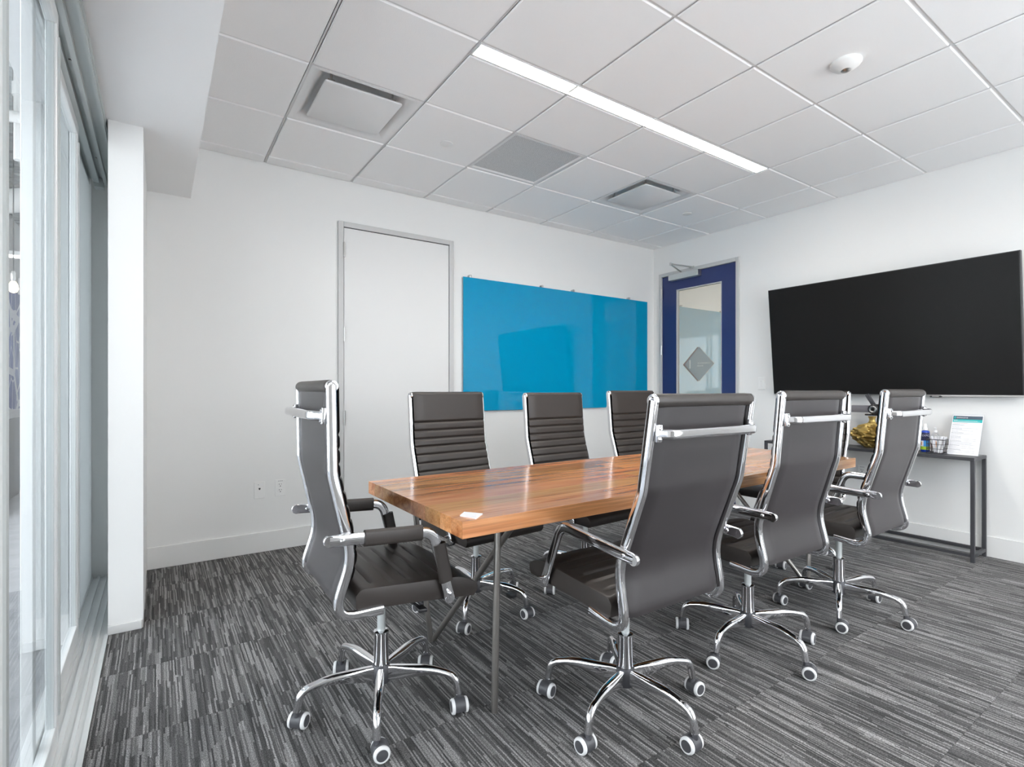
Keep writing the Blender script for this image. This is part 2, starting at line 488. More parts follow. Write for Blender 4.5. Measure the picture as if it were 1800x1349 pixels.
# ---- back wall, right wall (opening for the navy door), facade, left pocket walls
struct('wall_back', boxes(((-0.47, YB, 0), (XR + 0.12, YB + 0.12, 2.95))), M['wall'])
DY0, DY1, DZ = 2.98, 3.93, 2.433            # rough opening of the navy door
struct('wall_right', boxes(((XR, YF, 0), (XR + 0.12, DY0, 2.95)), ((XR, DY1, 0), (XR + 0.12, YB, 2.95)),
                           ((XR, DY0, DZ), (XR + 0.12, DY1, 2.95))), M['wall'])
struct('wall_left', boxes(((-0.192, 3.075, 0), (-0.057, YB, ZS))), M['wall'])                    # white pocket stub
struct('wall_pocket', boxes(((-0.472, 3.075, 0), (-0.331, YB, ZS))), M['pocket_glow'])          # its partner across the track
struct('wall_jamb', boxes(((-0.472, YF, 0), (-0.19, 0.12, ZS))), M['wall'])
struct('wall_soffit', boxes(((-0.472, YF, ZS), (0.18, YB, 2.95))), M['soffit'])

# baseboards
struct('baseboard_back', box((-0.057, YB - 0.012, 0), (1.138, YB, 0.140), 0.003), M['base'])
struct('baseboard_rear', box((2.125, YB - 0.012, 0), (XR, YB, 0.140), 0.003), M['base'])
struct('baseboard_right', box((XR - 0.012, YF, 0), (XR, 2.961, 0.140), 0.003), M['base'])
struct('baseboard_corner', box((XR - 0.012, 3.948, 0), (XR, YB - 0.012, 0.140), 0.003), M['base'])
struct('trim_3', boxes(((-0.474, 3.060, 0.14), (-0.331, 3.075, ZS)), ((-0.474, 3.050, 0.14), (-0.452, 3.060, ZS)), ((-0.432, 3.052, 0.14), (-0.424, 3.060, ZS)),
                       ((-0.396, 3.052, 0.14), (-0.388, 3.060, ZS)), ((-0.353, 3.050, 0.14), (-0.331, 3.060, ZS))), M['greywall'])
struct('baseboard_pocket', box((-0.472 - 0.012, 3.063, 0), (-0.331, 3.075, 0.14), 0.002), M['base'])
struct('trim_1', box((-0.193, 3.062, 0.0), (-0.062, 3.075, 0.042), 0.003), M['base'])

# ---- ceiling: plenum slab, tees and tegular tiles
ceiling = struct('ceiling', box((0.18, YF, ZC + 0.14), (XR, YB, ZC + 0.19)), M['slab'])
gx = [0.18] + [GX + T * i for i in range(7)] + [XR]
gy = [YF] + [GY + T * j for j in range(-6, 3)] + [YB]
LY0, LY1 = GY - T, GY - T + 0.106       # the linear luminaire slot
LX0, LX1 = GX + T, GX + 5 * T
tcache = {}
def ceiling_tile(x0, x1, y0, y1):
    w, d = round(x1 - x0, 4), round(y1 - y0, 4)
    if (w, d) not in tcache:
        bm = bmesh.new()
        g = 0.0075
        loops = []
        for ins, z in ((g - 0.003, 0.018), (g - 0.003, 0.0), (g, 0.0), (g + 0.004, -0.007)):
            loops.append([Vector(p) for p in ((ins, ins, z), (w - ins, ins, z), (w - ins, d - ins, z), (ins, d - ins, z))])
        loft(bm, loops)
        tcache[(w, d)] = mesh_of('ceiling_tile', bm, M['tile'])
    return link('ceiling_tile', tcache[(w, d)], ceiling, (x0, y0, ZC))
skip = {(1, 7), (3, 7), (5, 7)}     # cells of two diffusers and the return grille (column, row)
for i in range(len(gx) - 1):
    for j in range(len(gy) - 1):
        if (i, j) in skip: continue
        y0 = gy[j]
        if min(abs(gy[j] - LY0), abs(gy[j] - LY0 + 4 * T)) < 1e-3 and LX0 - 0.01 < (gx[i] + gx[i + 1]) / 2 < LX1 + 0.01: y0 = gy[j] + 0.106
        ceiling_tile(gx[i], gx[i + 1], y0, gy[j + 1])
def tee(lo, hi): return obj('grid_tee', box(lo, hi), M['tee'], ceiling)
for x in gx[1:-1]:
    tee((x - 0.0075, YF, ZC), (x + 0.0075, YB, ZC + 0.03))
for y in gy[1:-1]:
    tee((0.18, y - 0.0074, ZC + 0.0002), (XR, y + 0.0074, ZC + 0.028))
tee((LX0, LY1 - 0.004, ZC + 0.0003), (LX1, LY1 + 0.004, ZC + 0.028))
tee((0.18, YB - 0.018, ZC + 0.0001), (XR, YB, ZC + 0.02))
tee((XR - 0.018, YF, ZC + 0.0001), (XR, YB, ZC + 0.02))

# ---- wall behind the viewer with an added glazed bay; the glazed facade runs along the office on the left
RX0, RX1 = 1.1, 3.9                       # unseen window bay, added and sized to let in fill light
struct('wall_front', boxes(((-0.472, YF - 0.12, 0), (RX0, YF, 2.95)), ((RX1, YF - 0.12, 0), (XR + 0.12, YF, 2.95)),
                           ((RX0, YF - 0.12, 0), (RX1, YF, 0.30)), ((RX0, YF - 0.12, 2.70), (RX1, YF, 2.95))), M['wall'])
def rear_fill_window(n, x0, x1):
    o = struct('window_%d' % n, boxes(((x0, YF - 0.10, 0.30), (x0 + 0.05, YF - 0.03, 2.70)), ((x1 - 0.05, YF - 0.10, 0.30), (x1, YF - 0.03, 2.70)),
                                      ((x0 + 0.05, YF - 0.10, 0.30), (x1 - 0.05, YF - 0.03, 0.35)), ((x0 + 0.05, YF - 0.10, 2.65), (x1 - 0.05, YF - 0.03, 2.70))), M['alu'])
    bm = bmesh.new(); py = YF - 0.065
    bm.faces.new([bm.verts.new(p) for p in ((x0 + 0.05, py, 0.35), (x1 - 0.05, py, 0.35), (x1 - 0.05, py, 2.65), (x0 + 0.05, py, 2.65))])
    obj('pane', bm, M['facade_glass'], o)
for k in range(2): rear_fill_window(7 + k, RX0 + (RX1 - RX0) / 2 * k, RX0 + (RX1 - RX0) / 2 * (k + 1))
XF, FY0, FY1 = -3.3, -4.0, 6.2            # facade plane and its run
struct('wall_facade', boxes(((XF - 0.14, FY0, 0), (XF, FY1, 0.10)), ((XF - 0.14, FY0, 3.1), (XF, FY1, 4.3)),
                            ((XF - 0.14, FY1, 0), (XF, 13.0, 4.3)), ((XF - 0.14, FY0 - 0.1, 0), (XF, FY0, 4.3))), M['office_white'])
def facade_window(n, y0, y1):
    fx0, fx1 = XF - 0.10, XF - 0.03
    o = struct('window_%d' % n, boxes(((fx0, y0, 0.10), (fx1, y0 + 0.05, 3.1)), ((fx0, y1 - 0.05, 0.10), (fx1, y1, 3.1)),
                                      ((fx0, y0 + 0.05, 0.10), (fx1, y1 - 0.05, 0.15)), ((fx0, y0 + 0.05, 3.05), (fx1, y1 - 0.05, 3.1))), M['alu'])
    bm = bmesh.new(); px = XF - 0.065
    vv = [bm.verts.new(p) for p in ((px, y0 + 0.05, 0.15), (px, y1 - 0.05, 0.15), (px, y1 - 0.05, 3.05), (px, y0 + 0.05, 3.05))]
    bm.faces.new(vv)
    obj('pane', bm, M['facade_glass'], o)
for k in range(6): facade_window(k + 1, FY0 + 1.7 * k, FY0 + 1.7 * (k + 1))

# ---- ground far below and outside
struct('ground', boxes(((-900, -700, -14.2), (-6, 700, -14)), ((-6, -700, -14.2), (600, -6, -14))), M['ground'])

# ================================================================== SLIDING GLASS DOORS, TRACKS
tk = struct('door_track', boxes(((-0.335, 0.12, -0.03), (-0.19, YB, 0.0)),
    ((-0.335, 0.12, 0.0), (-0.326, YB, 0.014)), ((-0.302, 0.12, 0.0), (-0.288, YB, 0.012)), ((-0.267, 0.12, 0.0), (-0.253, YB, 0.012)),
    ((-0.232, 0.12, 0.0), (-0.222, YB, 0.012)), ((-0.206, 0.12, 0.0), (-0.19, YB, 0.006))), M['alu'])
hd = struct('door_header', boxes(((-0.335, 0.12, 2.388), (-0.20, YB - 0.12, ZS)),
    ((-0.335, 0.12, 2.352), (-0.329, YB - 0.12, 2.388)), ((-0.308, 0.12, 2.356), (-0.282, YB - 0.12, 2.388)),
    ((-0.262, 0.12, 2.360), (-0.246, YB - 0.12, 2.388)), ((-0.216, 0.12, 2.372), (-0.205, YB - 0.12, 2.388))), M['alu_grey'])
obj('end_bracket', boxes(((-0.305, YB - 0.17, 2.33), (-0.26, YB - 0.11, 2.387)), bevel=0.003), M['alu_grey'], hd)
for yy, xx in ((3.55, -0.272), (2.55, -0.272), (3.78, -0.235)):
    bm = bmesh.new(); add_lathe(bm, [(0.0, 2.3835), (0.005, 2.3835), (0.005, 2.39)], (xx, yy, 0), 'Z', 10)
    obj('screw', bm, M['satin'], hd)

def sliding_panel(n, x, y0, y1, z0=0.014, z1=2.345):
    s, dp = 0.042, 0.028
    o = empty('door_%d' % n, (x, y0, 0)); o['kind'] = 'structure'
    L_ = y1 - y0
    obj('stile', box((-dp / 2, 0, z0), (dp / 2, s, z1), 0.002, 1), M['alu'], o)
    obj('stile', box((-dp / 2, L_ - s, z0), (dp / 2, L_, z1), 0.002, 1), M['alu'], o)
    obj('rail', box((-dp / 2, s, z0), (dp / 2, L_ - s, z0 + 0.075), 0.002, 1), M['alu'], o)
    obj('rail', box((-dp / 2, s, z1 - 0.05), (dp / 2, L_ - s, z1), 0.002, 1), M['alu'], o)
    obj('gasket', boxes(((-0.008, s, z0 + 0.075), (0.008, s + 0.006, z1 - 0.05)), ((-0.008, L_ - s - 0.006, z0 + 0.075), (0.008, L_ - s, z1 - 0.05))), M['alu_grey'], o)
    obj('pane', box((-0.003, s + 0.001, z0 + 0.07), (0.003, L_ - s - 0.001, z1 - 0.045)), M['glass'], o)
    obj('interlock', box((dp / 2, L_ - 0.022, z0 + 0.10), (dp / 2 + 0.005, L_ - 0.002, z1 - 0.08)), M['alu_grey'], o)
sliding_panel(1, -0.311, 2.02, 3.070)
sliding_panel(2, -0.276, 1.12, 2.195)
sliding_panel(3, -0.240, 0.17, 1.285)

# ================================================================== OFFICE BEYOND THE GLASS
struct('floor_office', box((XF, FY0, -0.10), (-0.335, 13.0, -0.002)), M['office_floor'])
bm = bmesh.new()
add_box(bm, (XF, FY0, 4.22), (-0.472, 13.0, 4.3))
for k in range(84):
    yy = FY0 + 0.1 + k * 0.2
    add_box(bm, (XF, yy, 4.14), (-0.472, yy + 0.10, 4.22))
struct('ceiling_office', bm, M['deck'])
struct('wall_office_side', boxes(((XF, FY0 - 0.1, 0), (-0.36, FY0, 4.3)), ((-0.472, FY0, 0), (-0.36, YF - 0.12, 4.3))), M['office_white'])
struct('wall_office_end', boxes(((XF, 13.0, 0), (0.2, 13.1, 4.3))), M['office_white'])
struct('wall_office_upper', boxes(((-0.59, YF, 2.95), (-0.472, 4.16, 4.3)), ((-0.472, 4.16, 0), (-0.36, 13.0, 4.3))), M['office_white'])
struct('wall_mural', boxes(((-1.6, 6.4, 0), (-1.30, 13.0, 3.0))), M['office_white'])
hw = struct('wall_half', boxes(((-1.30, 6.4, 0), (-1.27, 13.0, 0.845))), M['office_grey'])
struct('trim_2', box((-1.30, 6.4, 0.845), (-1.25, 13.0, 0.93), 0.004), M['base'])
o = obj('map_mural', box((-1.2995, 6.45, 0.935), (-1.285, 12.9, 2.22)), M['mural'])
tag(o, 'blue printed street map mural with white roads on the far office wall', 'mural')
def pipe(name, a, b, r, label):
    bm = bmesh.new(); add_rod(bm, a, b, r, 14)
    t = (Vector(b) - Vector(a)).normalized()
    o = obj(name, bm, M['office_white'], smooth=40)
    bm = bmesh.new(); c = Vector(a).lerp(Vector(b), 0.5); add_rod(bm, c - t * 0.05, c + t * 0.05, r * 1.25, 14)
    obj('coupling', bm, M['office_white'], o, smooth=40)
    tag(o, label, 'pipe', 'white pipes under the office ceiling')
pipe('ceiling_pipe', (-2.4, 5.6, 3.30), (-0.62, 5.6, 3.30), 0.045, 'thin white pipe crossing under the ribbed office ceiling')
pipe('ceiling_pipe', (-2.2, 6.5, 2.55), (-0.75, 6.9, 3.10), 0.11, 'thick white pipe rising at a slant below the office ceiling')
pipe('drop_pipe', (-0.92, 5.72, 3.0), (-0.92, 5.72, 4.14), 0.04, 'vertical white pipe dropping from the ribbed office ceiling')
o = empty('pendant_lamp', (-1.04, 6.2, 4.14))
bm = bmesh.new(); add_rod(bm, (0, 0, 0), (0, 0, -1.98), 0.005, 6); obj('cord', bm, M['black'], o)
bm = bmesh.new(); add_lathe(bm, [(0.012, -1.96), (0.02, -1.98), (0.02, -2.03), (0.012, -2.05)], seg=14); obj('socket', bm, M['satin'], o, smooth=40)
bm = bmesh.new(); add_lathe(bm, [(0.003, -2.15), (0.024, -2.14), (0.036, -2.11), (0.030, -2.075), (0.016, -2.05)], seg=18); obj('bulb', bm, M['warm_bulb'], o, smooth=180)
tag(o, 'small glowing bulb on a cord in front of the map mural', 'lamp')
o = empty('tube_light', (-1.0, 6.9, 0))
obj('housing', box((-1.1, -0.03, 2.45), (0.3, 0.03, 2.49), 0.004), M['white_metal'], o)
obj('tube', box((-1.08, -0.018, 2.43), (0.28, 0.018, 2.45), 0.004), M['tube_light'], o)
tag(o, 'thin lit linear lamp above the map mural', 'lamp')
for yy, lab in ((2.2, 'unseen linear lamp added to brighten the office beside the sliding glass doors'), (4.9, 'unseen linear lamp added to brighten the office short of the map mural')):
    o = empty('office_fill_lamp', (-1.9, yy, 0))  # out of view, added to lighten the office behind the glass
    obj('housing', box((-0.05, -0.9, 3.20), (0.05, 0.9, 3.26), 0.004), M['white_metal'], o)
    obj('tube', box((-0.045, -0.88, 3.185), (0.045, 0.88, 3.20), 0.003), M['tube_light'], o)
    for q in (-0.7, 0.7):
        bm = bmesh.new(); add_rod(bm, (0, q, 3.26), (0, q, 4.14), 0.003, 6); obj('hanger_wire', bm, M['satin'], o)
    tag(o, lab, 'lamp')
o = empty('exit_sign', (-1.20, 7.9, 2.30))
obj('sign_box', box((-0.085, -0.02, -0.09), (0.12, 0.02, 0.09), 0.004), M['white_metal'], o)
t = text_mesh('EXIT', 0.085, M['exit_red'], align='CENTER')
link('lettering', t, o, (0.015, -0.0205, -0.03), (R(90), 0, 0))
tag(o, 'white exit sign with red letters seen through the glass door', 'sign')

# ================================================================== CORRIDOR BEHIND THE NAVY DOOR
struct('floor_corridor', box((XR + 0.12, 1.5, -0.1), (XR + 2.0, 5.5, 0.0)), M['office_floor'])
struct('wall_corridor', boxes(((XR + 1.9, 1.5, 0), (XR + 2.0, 5.5, 2.7)), ((XR + 0.12, 1.4, 0), (XR + 2.0, 1.5, 2.7)), ((XR + 0.12, 5.5, 0), (XR + 2.0, 5.6, 2.7))), M['corridor'])
struct('ceiling_corridor', box((XR + 0.12, 1.5, 2.7), (XR + 2.0, 5.5, 2.8)), M['corridor'])
o = empty('corridor_fill_lamp', (XR + 1.0, 3.4, 2.7))  # added light source, itself out of view, for the corridor
obj('housing', box((-0.15, -0.6, -0.04), (0.15, 0.6, 0.0), 0.004), M['white_metal'], o)
obj('diffuser', box((-0.13, -0.58, -0.05), (0.13, 0.58, -0.04)), M['tube_light'], o)
tag(o, 'unseen lamp added to light the corridor behind the blue glazed door', 'lamp')

# ================================================================== CLOSET DOOR (back wall)
cd = empty('door_4', (0, YB, 0)); cd['kind'] = 'structure'
FX0, FX1, FZ = 1.138, 2.125, 2.437
obj('frame_jamb', box((FX0, -0.022, 0), (FX0 + 0.040, 0.0, FZ), 0.002, 1), M['door_frame'], cd)
obj('frame_jamb', box((FX1 - 0.040, -0.022, 0), (FX1, 0.0, FZ), 0.002, 1), M['door_frame'], cd)
obj('frame_head', box((FX0 + 0.040, -0.022, FZ - 0.040), (FX1 - 0.040, 0.0, FZ), 0.002, 1), M['door_frame'], cd)
obj('reveal', boxes(((FX0 + 0.040, -0.004, 0.006), (FX0 + 0.0445, -0.001, FZ - 0.04)), ((FX1 - 0.0445, -0.004, 0.006), (FX1 - 0.040, -0.001, FZ - 0.04)),
                    ((FX0 + 0.0445, -0.004, FZ - 0.0455), (FX1 - 0.0445, -0.001, FZ - 0.04))), M['dark_slot'], cd)
obj('leaf', box((FX0 + 0.0445, -0.012, 0.008), (FX1 - 0.0445, -0.002, FZ - 0.0455), 0.001, 1), M['door_white'], cd)
for z in (2.22, 1.572, 0.929, 0.303):
    hm = bmesh.new(); add_rod(hm, (FX0 + 0.043, -0.027, z - 0.057), (FX0 + 0.043, -0.027, z + 0.057), 0.007, 10)
    add_box(hm, (FX0 + 0.034, -0.0235, z - 0.055), (FX0 + 0.052, -0.0215, z + 0.055))
    obj('hinge', hm, M['satin'], cd, smooth=40)

# ================================================================== NAVY GLAZED DOOR (right wall)
nd = empty('door_5', (XR, 0, 0)); nd['kind'] = 'structure'
A0, A1, AZ = 2.961, 3.948, 2.452
obj('frame_jamb', box((-0.018, A0, 0), (0.10, A0 + 0.037, AZ), 0.002, 1), M['door_frame'], nd)
obj('frame_jamb', box((-0.018, A1 - 0.037, 0), (0.10, A1, AZ), 0.002, 1), M['door_frame'], nd)
obj('frame_head', box((-0.018, A0 + 0.037, AZ - 0.039), (0.10, A1 - 0.037, AZ), 0.002, 1), M['door_frame'], nd)
B0, B1, BZ = A0 + 0.040, A1 - 0.040, AZ - 0.043
G0, G1, GZ0, GZ1 = 3.161, 3.722, 0.25, 2.248
obj('leaf', boxes(((0.0, B0, 0.008), (0.042, G0, BZ)), ((0.0, G1, 0.008), (0.042, B1, BZ)), ((0.0, G0, GZ1), (0.042, G1, BZ)), ((0.0, G0, 0.008), (0.042, G1, GZ0))), M['navy'], nd)
obj('glazing_bead', boxes(((0.004, G0, GZ0), (0.038, G0 + 0.012, GZ1)), ((0.004, G1 - 0.012, GZ0), (0.038, G1, GZ1)), ((0.004, G0 + 0.012, GZ1 - 0.012), (0.038, G1 - 0.012, GZ1)), ((0.004, G0 + 0.012, GZ0), (0.038, G1 - 0.012, GZ0 + 0.012))), M['door_frame'], nd)
bm = bmesh.new()
bm.faces.new([bm.verts.new(p) for p in ((0.022, G0 + 0.01, GZ0 + 0.01), (0.022, G1 - 0.01, GZ0 + 0.01), (0.022, G1 - 0.01, GZ1 - 0.01), (0.022, G0 + 0.01, GZ1 - 0.01))])
obj('pane', bm, M['door_glass'], nd)
for z in (2.228, 1.593, 0.96, 0.32):
    hm = bmesh.new(); add_rod(hm, (-0.023, B1 + 0.002, z - 0.055), (-0.023, B1 + 0.002, z + 0.055), 0.0075, 10)
    add_box(hm, (-0.0195, B1 - 0.012, z - 0.053), (-0.0175, B1 + 0.012, z + 0.053))
    obj('hinge', hm, M['satin'], nd, smooth=40)
hm = bmesh.new()
path = fillet([(0.0, B0 + 0.065, 1.0), (-0.055, B0 + 0.065, 1.0), (-0.055, B0 + 0.18, 1.0)], [0.02])
sweep(hm, [Vector(p) for p in path], (0, 0, 1), round_rect(0.018, 0.018, 0.008))
obj('lever_handle', hm, M['satin'], nd, smooth=40)
# diamond room sign, brown plate shifted sideways to imitate the reflection of its back
ds = empty('door_sign', (XR, 3.442, 1.418))
def diamond(x0, x1, hy, hz):
    bm = bmesh.new()
    loft(bm, [[Vector((x, a * hy, c * hz)) for a, c in ((1, 0), (0, 1), (-1, 0), (0, -1))] for x in (x0, x1)])
    return bm
obj('front_plate', diamond(0.0190, 0.0204, 0.180, 0.182), M['grey_film'], ds)
bp_ = obj('back_reflection', diamond(0.0206, 0.0216, 0.186, 0.184), M['brown_edge'], ds, (0, 0.020, 0))
# lettering reads from the corridor, so from this side it is mirrored
def mirrored(body, size, y, z):
    me = text_mesh(body, size, M['sign_text'])
    me.transform(Matrix(((0, 0, 1, 0), (1, 0, 0, 0), (0, 1, 0, 0), (0, 0, 0, 1))))   # text x -> +Y (mirrored from the room), y -> Z
    link('lettering', me, ds, (0.0186, y, z))
mirrored('1', 0.135, 0.080, -0.045)
mirrored('CONFERENCE', 0.024, -0.135, 0.0)
mirrored('ROOM', 0.024, -0.050, -0.028)
tag(ds, 'grey diamond shaped room sign stuck on the glass of the blue door', 'sign')
# door closer
dc = empty('door_closer', (XR, 3.6, 2.38))
obj('body', box((-0.062, -0.195, -0.034), (-0.001, 0.180, 0.030), 0.003), M['alu_grey'], dc)
obj('cover_end', box((-0.060, -0.203, -0.032), (-0.003, -0.195, 0.028), 0.002), M['satin'], dc)
bm = bmesh.new(); add_rod(bm, (-0.04, 0.03, 0.030), (-0.04, 0.03, 0.046), 0.012, 12); obj('spindle', bm, M['satin'], dc)
for a, c in (((-0.04, 0.03, 0.043), (-0.27, -0.02, 0.083)), ((-0.27, -0.02, 0.090), (-0.012, -0.10, 0.074))):
    bm = bmesh.new(); add_rod(bm, a, c, 0.008, 8); obj('arm', bm, M['satin'], dc, smooth=40)
bm = bmesh.new(); add_rod(bm, (-0.27, -0.02, 0.07), (-0.27, -0.02, 0.10), 0.011, 10); obj('elbow', bm, M['satin'], dc, smooth=40)
obj('shoe', box((-0.03, -0.125, 0.060), (-0.0185, -0.07, 0.080), 0.002), M['satin'], dc)
tag(dc, 'silver hydraulic closer with folded arm on top of the blue door', 'door closer')

# ================================================================== CYAN GLASS BOARD
gb = empty('glass_board', (2.217, YB - 0.001, 0.957))
BW, BH = 4.59 - 2.217, 2.14 - 0.957
bm = bmesh.new(); add_box(bm, (0, -0.026, 0), (BW, -0.020, BH), 0.0008, 1)
obj('glass_panel', bm, M['board'], gb)
for px, pz in ((0.2, 0.2), (BW - 0.2, 0.2), (0.2, BH - 0.2), (BW - 0.2, BH - 0.2)):
    obj('standoff', box((px - 0.04, -0.020, pz - 0.04), (px + 0.04, -0.0005, pz + 0.04)), M['board_edge'], gb)
for x in (2.286, 3.087, 3.488, 4.294):
    for zz in (BH + 0.004, -0.004):
        cb = bmesh.new(); add_lathe(cb, [(0.004, -0.036), (0.012, -0.034), (0.013, -0.028), (0.013, 0.0)], (x - 2.217, 0, zz + (0.006 if zz > 0 else -0.006)), 'Y', 16)
        obj('clip', cb, M['satin'], gb, smooth=40)
tag(gb, 'large bright cyan glass writing board clipped to the back wall', 'board')

# ================================================================== WALL PLATES
def wall_plate(name, origin, rz, kind, label, group=None):
    """plate facing local -Y, centred on origin"""
    o = empty(name, origin, rz)
    w, h = (0.0345, 0.0590)
    obj('plate', box((-w, -0.006, -h), (w, 0.0, h), 0.0025, 2), M['plate'], o)
    if kind == 'duplex':
        for dz in (0.020, -0.020):
            bm = bmesh.new(); add_lathe(bm, [(0.0168, -0.0078), (0.0172, -0.006), (0.0172, -0.004)], (0, 0, dz), 'Y', 20)
            r = obj('receptacle', bm, M['plate'], o, smooth=40)
            bm = bmesh.new()
            add_box(bm, (-0.0085, -0.0082, dz + 0.001), (-0.0055, -0.0076, dz + 0.010))
            add_box(bm, (0.0055, -0.0082, dz + 0.002), (0.0080, -0.0076, dz + 0.009))
            add_box(bm, (-0.003, -0.0082, dz - 0.011), (0.003, -0.0076, dz - 0.005))
            obj('slot', bm, M['dark_slot'], r)
        bm = bmesh.new()
        for k in range(3): add_box(bm, (-0.014 + k * 0.011, -0.0064, 0.046), (-0.007 + k * 0.011, -0.0059, 0.050))
        obj('printing', bm, M['ink'], o)
    elif kind == 'jack':
        bm = bmesh.new(); add_box(bm, (-0.006, -0.0066, 0.006), (0.006, -0.0059, 0.016)); add_box(bm, (-0.003, -0.0066, 0.002), (0.003, -0.0059, 0.006))
        obj('socket', bm, M['dark_slot'], o)
        obj('label_strip', box((0.004, -0.0068, 0.034), (0.021, -0.0059, 0.042)), M['paper'], o)
        obj('printing', box((-0.012, -0.0064, 0.037), (-0.004, -0.0059, 0.040)), M['ink'], o)
    elif kind == 'rocker':
        obj('rocker', box((-0.0165, -0.0085, -0.033), (0.0165, -0.005, 0.033), 0.002, 1), M['plate'], o)
        obj('sensor_strip', box((-0.009, -0.0092, 0.012), (0.009, -0.0083, 0.026), 0.001, 1), M['base'], o)
    return tag(o, label, 'outlet' if kind != 'rocker' else 'switch', group)
wall_plate('data_outlet', (0.594, YB, 0.437), 0, 'jack', 'white wall plate with a single data jack left of the power outlet')
wall_plate('power_outlet', (0.730, YB, 0.441), 0, 'duplex', 'white duplex power outlet on the back wall beside the closet door')
wall_plate('light_switch', (XR, 2.739, 1.205), R(-90), 'rocker', 'white wall switch between the blue door and the television')
wall_plate('power_outlet', (XR, 1.888, 0.472), R(-90), 'duplex', 'white outlet low on the right wall under the console table')

# ================================================================== CEILING FITTINGS
def luminaire(name, x0, x1, y0, y1, label):
    o = empty(name, (x0, y0, ZC))
    w, d = x1 - x0, y1 - y0
    obj('housing', boxes(((0, 0.008, -0.007), (w, 0.013, 0.05)), ((0, d - 0.010, -0.007), (w, d - 0.005, 0.05)), ((0.0, 0.013, -0.007), (0.004, d - 0.010, 0.05)), ((w - 0.004, 0.013, -0.007), (w, d - 0.010, 0.05)), ((0.004, 0.013, 0.045), (w - 0.004, d - 0.010, 0.05))), M['white_metal'], o)
    obj('diffuser', box((0.004, 0.013, 0.004), (w - 0.004, d - 0.010, 0.012)), M['diffuser'], o)
    return tag(o, label, 'ceiling light', 'linear ceiling lights')
xm = (LX0 + LX1) / 2
luminaire('linear_light', LX0 + 0.008, xm - 0.001, LY0, LY1, 'lit linear ceiling light, the nearer left half of the bright strip')
luminaire('linear_light', xm + 0.001, LX1 - 0.008, LY0, LY1, 'lit linear ceiling light, the farther right half of the bright strip')

luminaire('linear_light', LX0 + 0.008, xm - 0.001, LY0 - 4 * T, LY1 - 4 * T, 'unseen linear ceiling light added as fill, left half, behind the viewer')  # strip repeated out of view, added to brighten the room
luminaire('linear_light', xm + 0.001, LX1 - 0.008, LY0 - 4 * T, LY1 - 4 * T, 'unseen linear ceiling light added as fill, right half, behind the viewer')

def plaque_diffuser(cx, cy, label):
    o = empty('air_diffuser', (cx, cy, ZC))
    bm = bmesh.new()
    loops = [[Vector((a * s, c * s, z)) for a, c in ((1, 1), (-1, 1), (-1, -1), (1, -1))] for s, z in
             ((0.297, 0.016), (0.297, -0.003), (0.285, -0.004), (0.262, 0.004), (0.235, 0.025), (0.200, 0.06), (0.165, 0.085), (0.12, 0.09))]
    loft(bm, loops, True, False)
    f = bm.faces.new([v for v in bm.verts if v.co.z > 0.0899])
    obj('pan', bm, M['white_metal'], o, smooth=50)
    bm = bmesh.new()
    sec = round_rect(0.424, 0.424, 0.012, 3)
    loft(bm, [[Vector((p[0] * k, p[1] * k, z)) for p in sec] for k, z in ((0.985, -0.010), (1.0, -0.008), (1.0, -0.002), (0.97, 0.004))])
    obj('plaque', bm, M['white_metal'], o, smooth=40)
    for a, c in ((1, 1), (-1, 1), (-1, -1), (1, -1)):
        bm = bmesh.new(); add_rod(bm, (a * 0.17, c * 0.17, 0.0), (a * 0.17, c * 0.17, 0.085), 0.006, 8)
        add_box(bm, (a * 0.17 - 0.018, c * 0.17 - 0.004, 0.004), (a * 0.17 + 0.018, c * 0.17 + 0.004, 0.03))
        obj('hanger_clip', bm, M['satin'], o)
    return tag(o, label, 'air vent', 'plaque diffusers')
plaque_diffuser(GX + T * 0.5, GY + T * 0.5, 'square white plaque air diffuser nearest the soffit, seen largest')
plaque_diffuser(GX + T * 4.5, GY + T * 0.5, 'square white plaque air diffuser farther off, past the end of the light')
rg = empty('return_grille', (GX + T * 2.5, GY + T * 0.5, ZC))
bm = bmesh.new()
loft(bm, [[Vector((a * s, c * s, z)) for a, c in ((1, 1), (-1, 1), (-1, -1), (1, -1))] for s, z in ((0.297, 0.02), (0.297, -0.003), (0.280, -0.004), (0.272, 0.008))], True, False)
obj('frame', bm, M['tee'], rg)
obj('perforated_sheet', box((-0.273, -0.273, 0.006), (0.273, 0.273, 0.010)), M['perf'], rg)
tag(rg, 'grey perforated return air grille between the two diffusers', 'air vent')
def sprinkler(cx, cy, label):
    o = empty('sprinkler_cover', (cx, cy, ZC - 0.007))
    bm = bmesh.new(); add_lathe(bm, [(0.036, -0.008), (0.041, -0.006), (0.041, -0.003), (0.034, 0.0)], seg=28); obj('cover_plate', bm, M['plate'], o, smooth=40)
    bm = bmesh.new(); add_lathe(bm, [(0.030, -0.004), (0.030, 0.001)], seg=20); obj('gap_ring', bm, M['dark_slot'], o)
    return tag(o, label, 'sprinkler', 'concealed sprinkler covers')
sprinkler(1.557, 3.044, 'round flat sprinkler cover between large diffuser and grey grille')
sprinkler(3.99, 3.022, 'round flat sprinkler cover near the far corner of the ceiling')
sd = empty('ceiling_sensor', (2.792, 1.188, ZC - 0.007))
bm = bmesh.new(); add_lathe(bm, [(0.024, -0.040), (0.030, -0.038), (0.050, -0.028), (0.064, -0.016), (0.068, -0.010), (0.068, 0.0)], seg=36); obj('housing', bm, M['plate'], sd, smooth=60)
bm = bmesh.new(); add_lathe(bm, [(0.004, -0.048), (0.014, -0.046), (0.020, -0.042), (0.023, -0.039)], seg=24); obj('lens', bm, M['satin'], sd, smooth=60)
tag(sd, 'round white occupancy sensor with a small lens on the ceiling tile', 'sensor')

